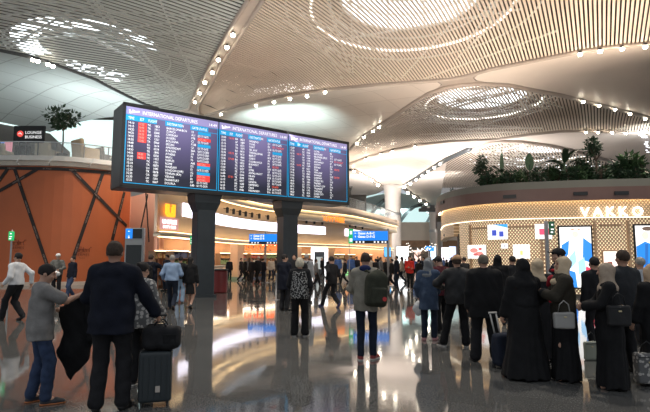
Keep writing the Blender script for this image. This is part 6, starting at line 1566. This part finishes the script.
far = [(252, 284, 0), (258, 284, 5), (249, 282, 2), (263, 283, 1), (271, 281, 4), (233, 279, 3), (241, 281, 0), (316, 286, 2), (345, 284, 0), (351, 282, 3), (357, 281, 1), (371, 283, 4), (376, 284, 0), (381, 283, 2), (386, 281, 5), (392, 287, 0), (397, 288, 1), (402, 283, 4), (419, 286, 0), (424, 284, 1), (428, 281, 5), (415, 279, 3), (434, 278, 2), (440, 280, 4), (447, 282, 0), (452, 279, 1), (456, 281, 5), (338, 281, 3), (329, 280, 0), (364, 277, 2), (368, 275, 0), (378, 275, 1), (388, 275, 4), (406, 274, 0), (412, 273, 5), (420, 273, 1), (431, 273, 0), (444, 274, 3), (451, 273, 2), (322, 277, 5), (312, 278, 0), (276, 279, 0), (206, 290, 4), (166, 291, 1), (229, 281, 1), (245, 282, 5)]
used = set(); fr_ = random.Random(9); cnt = {}
for (px, py, k) in far:
    q = onz(px, py); rz = fr_.uniform(0, 2 * PI)
    where = 'crowd of distant travellers'
    if k not in used: o = kinds[k]; used.add(k); o.location = q; o.rotation_euler = (0, 0, rz); o['label'] = LBL[k]; o['group'] = 'distant travellers, kind %s' % LBL[k].split('traveller')[1].strip()
    else: o = dup(kinds[k], q, rz); o['label'] = LBL[k]; o['group'] = 'distant travellers, kind %s' % LBL[k].split('traveller')[1].strip()
    sc_ = fr_.uniform(.93, 1.05); o.scale = (sc_, sc_, sc_)
# ================================================================ LIGHT
wd = bpy.data.worlds.new('world'); SC.world = wd; wd.use_nodes = True
bg = wd.node_tree.nodes['Background']; bg.inputs['Color'].default_value = (0.86, 0.92, 1.0, 1); bg.inputs['Strength'].default_value = 0.42
def area(name, loc, size, power, col, target=None, sy=None, spread=None):
    l = bpy.data.lights.new(name, 'AREA'); l.energy = power; l.color = col; l.size = size
    if sy: l.shape = 'RECTANGLE'; l.size_y = sy
    if spread: l.spread = spread
    o = bpy.data.objects.new(name, l); o.location = loc
    d = (Vector(target) - Vector(loc)) if target else Vector((0, 0, -1))
    o.rotation_euler = d.to_track_quat('-Z', 'Y').to_euler(); COL.objects.link(o); return o
def spot(name, loc, target, power, col, ang, blend=0.6, size=0.3):
    l = bpy.data.lights.new(name, 'SPOT'); l.energy = power; l.color = col; l.spot_size = math.radians(ang); l.spot_blend = blend; l.shadow_soft_size = size
    o = bpy.data.objects.new(name, l); o.location = loc
    o.rotation_euler = (Vector(target) - Vector(loc)).to_track_quat('-Z', 'Y').to_euler(); COL.objects.link(o); return o
WARM = (1.0, 0.86, 0.72)
# added upward fill lights without any fixture, to brighten the ceiling
area('uplight', (9, 33, 6.0), 5, 750, WARM, (8, 34, 14))
area('uplight', (17, 27, 6.5), 5, 1400, (1, .82, .64), (12, 20, 14))
area('uplight', (4, 62, 8.0), 7, 900, WARM, (5, 64, 14))
area('uplight', (-3, 24, 7.8), 3, 200, (1.0, .9, .8), (0, 28, 14))
area('uplight', (-18, 38, 8.6), 5, 900, (0.9, .98, .96), (-19, 40, 14))
area('uplight', (8, 75, 7), 9, 2200, (1, .93, .88), (12, 80, 14))
area('uplight', (-9, 15, 6), 5, 450, (0.95, 1.0, .97), (-9, 18, 14))
area('uplight', (3, 10, 5), 6, 220, WARM, (3, 20, 14))
for (x, y) in ((-14, 20), (-4, 14), (6, 12), (15, 18), (-10, 30), (3, 33), (14, 34), (-3, 45), (8, 55), (-16, 12)):
    spot('ceiling_lamp', (x, y, 13.4), (x, y + 1.0, 0), 2600, (1, .92, .82), 110, .8, .25)
area('uplight', (16, 55, 7), 6, 3200, (1, .95, .9), (20, 62, 14))  # further added upward fill for the ceiling, no fixture
area('uplight', (22, 130, 8), 10, 9000, (.8, .98, .96), (22, 140, 14))  # added fill, tinted like daylight for the far vaults
pc = onz(385, 156, 14.5); spot('daylight_spot', (pc.x, pc.y - 3, 8.5), pc, 1100, (0.88, .98, 1.0), 100, .9, .5)  # added spots aimed up, standing in for daylight on the far plaster
pc = onz(648, 126, 14.5); spot('daylight_spot', (pc.x, pc.y - 2, 10.5), pc, 2200, (0.95, 1.0, 1.0), 90, .9, .5)
pc = onz(440, 172, 14.5); spot('daylight_spot', (pc.x, pc.y - 3, 9.5), pc, 3000, (1, 1.0, 1.0), 90, .9, .5)
# more added spots imitating daylight patches on plaster
pc = onz(285, 118, 14.5); spot('daylight_spot', (pc.x - .5, pc.y - 3, 8.8), pc, 5600, (0.66, .94, 1.0), 92, .9, .5)
pc = onz(95, 100, 14.5); spot('daylight_spot', (pc.x, pc.y - 5, 7.5), pc, 1700, (0.80, 0.98, 1.0), 95, .9, .5)
SC.view_settings.view_transform = 'Standard'; SC.view_settings.look = 'None'; SC.view_settings.gamma = 1.0
SC.view_settings.use_curve_mapping = False
SC.view_settings.exposure = 0.35
SC.cycles.use_denoising = True
SC.cycles.max_bounces = 6; SC.cycles.diffuse_bounces = 3; SC.cycles.glossy_bounces = 3; SC.cycles.transmission_bounces = 4
SC.cycles.sample_clamp_indirect = 6.0
SC.cycles.caustics_reflective = False; SC.cycles.caustics_refractive = False
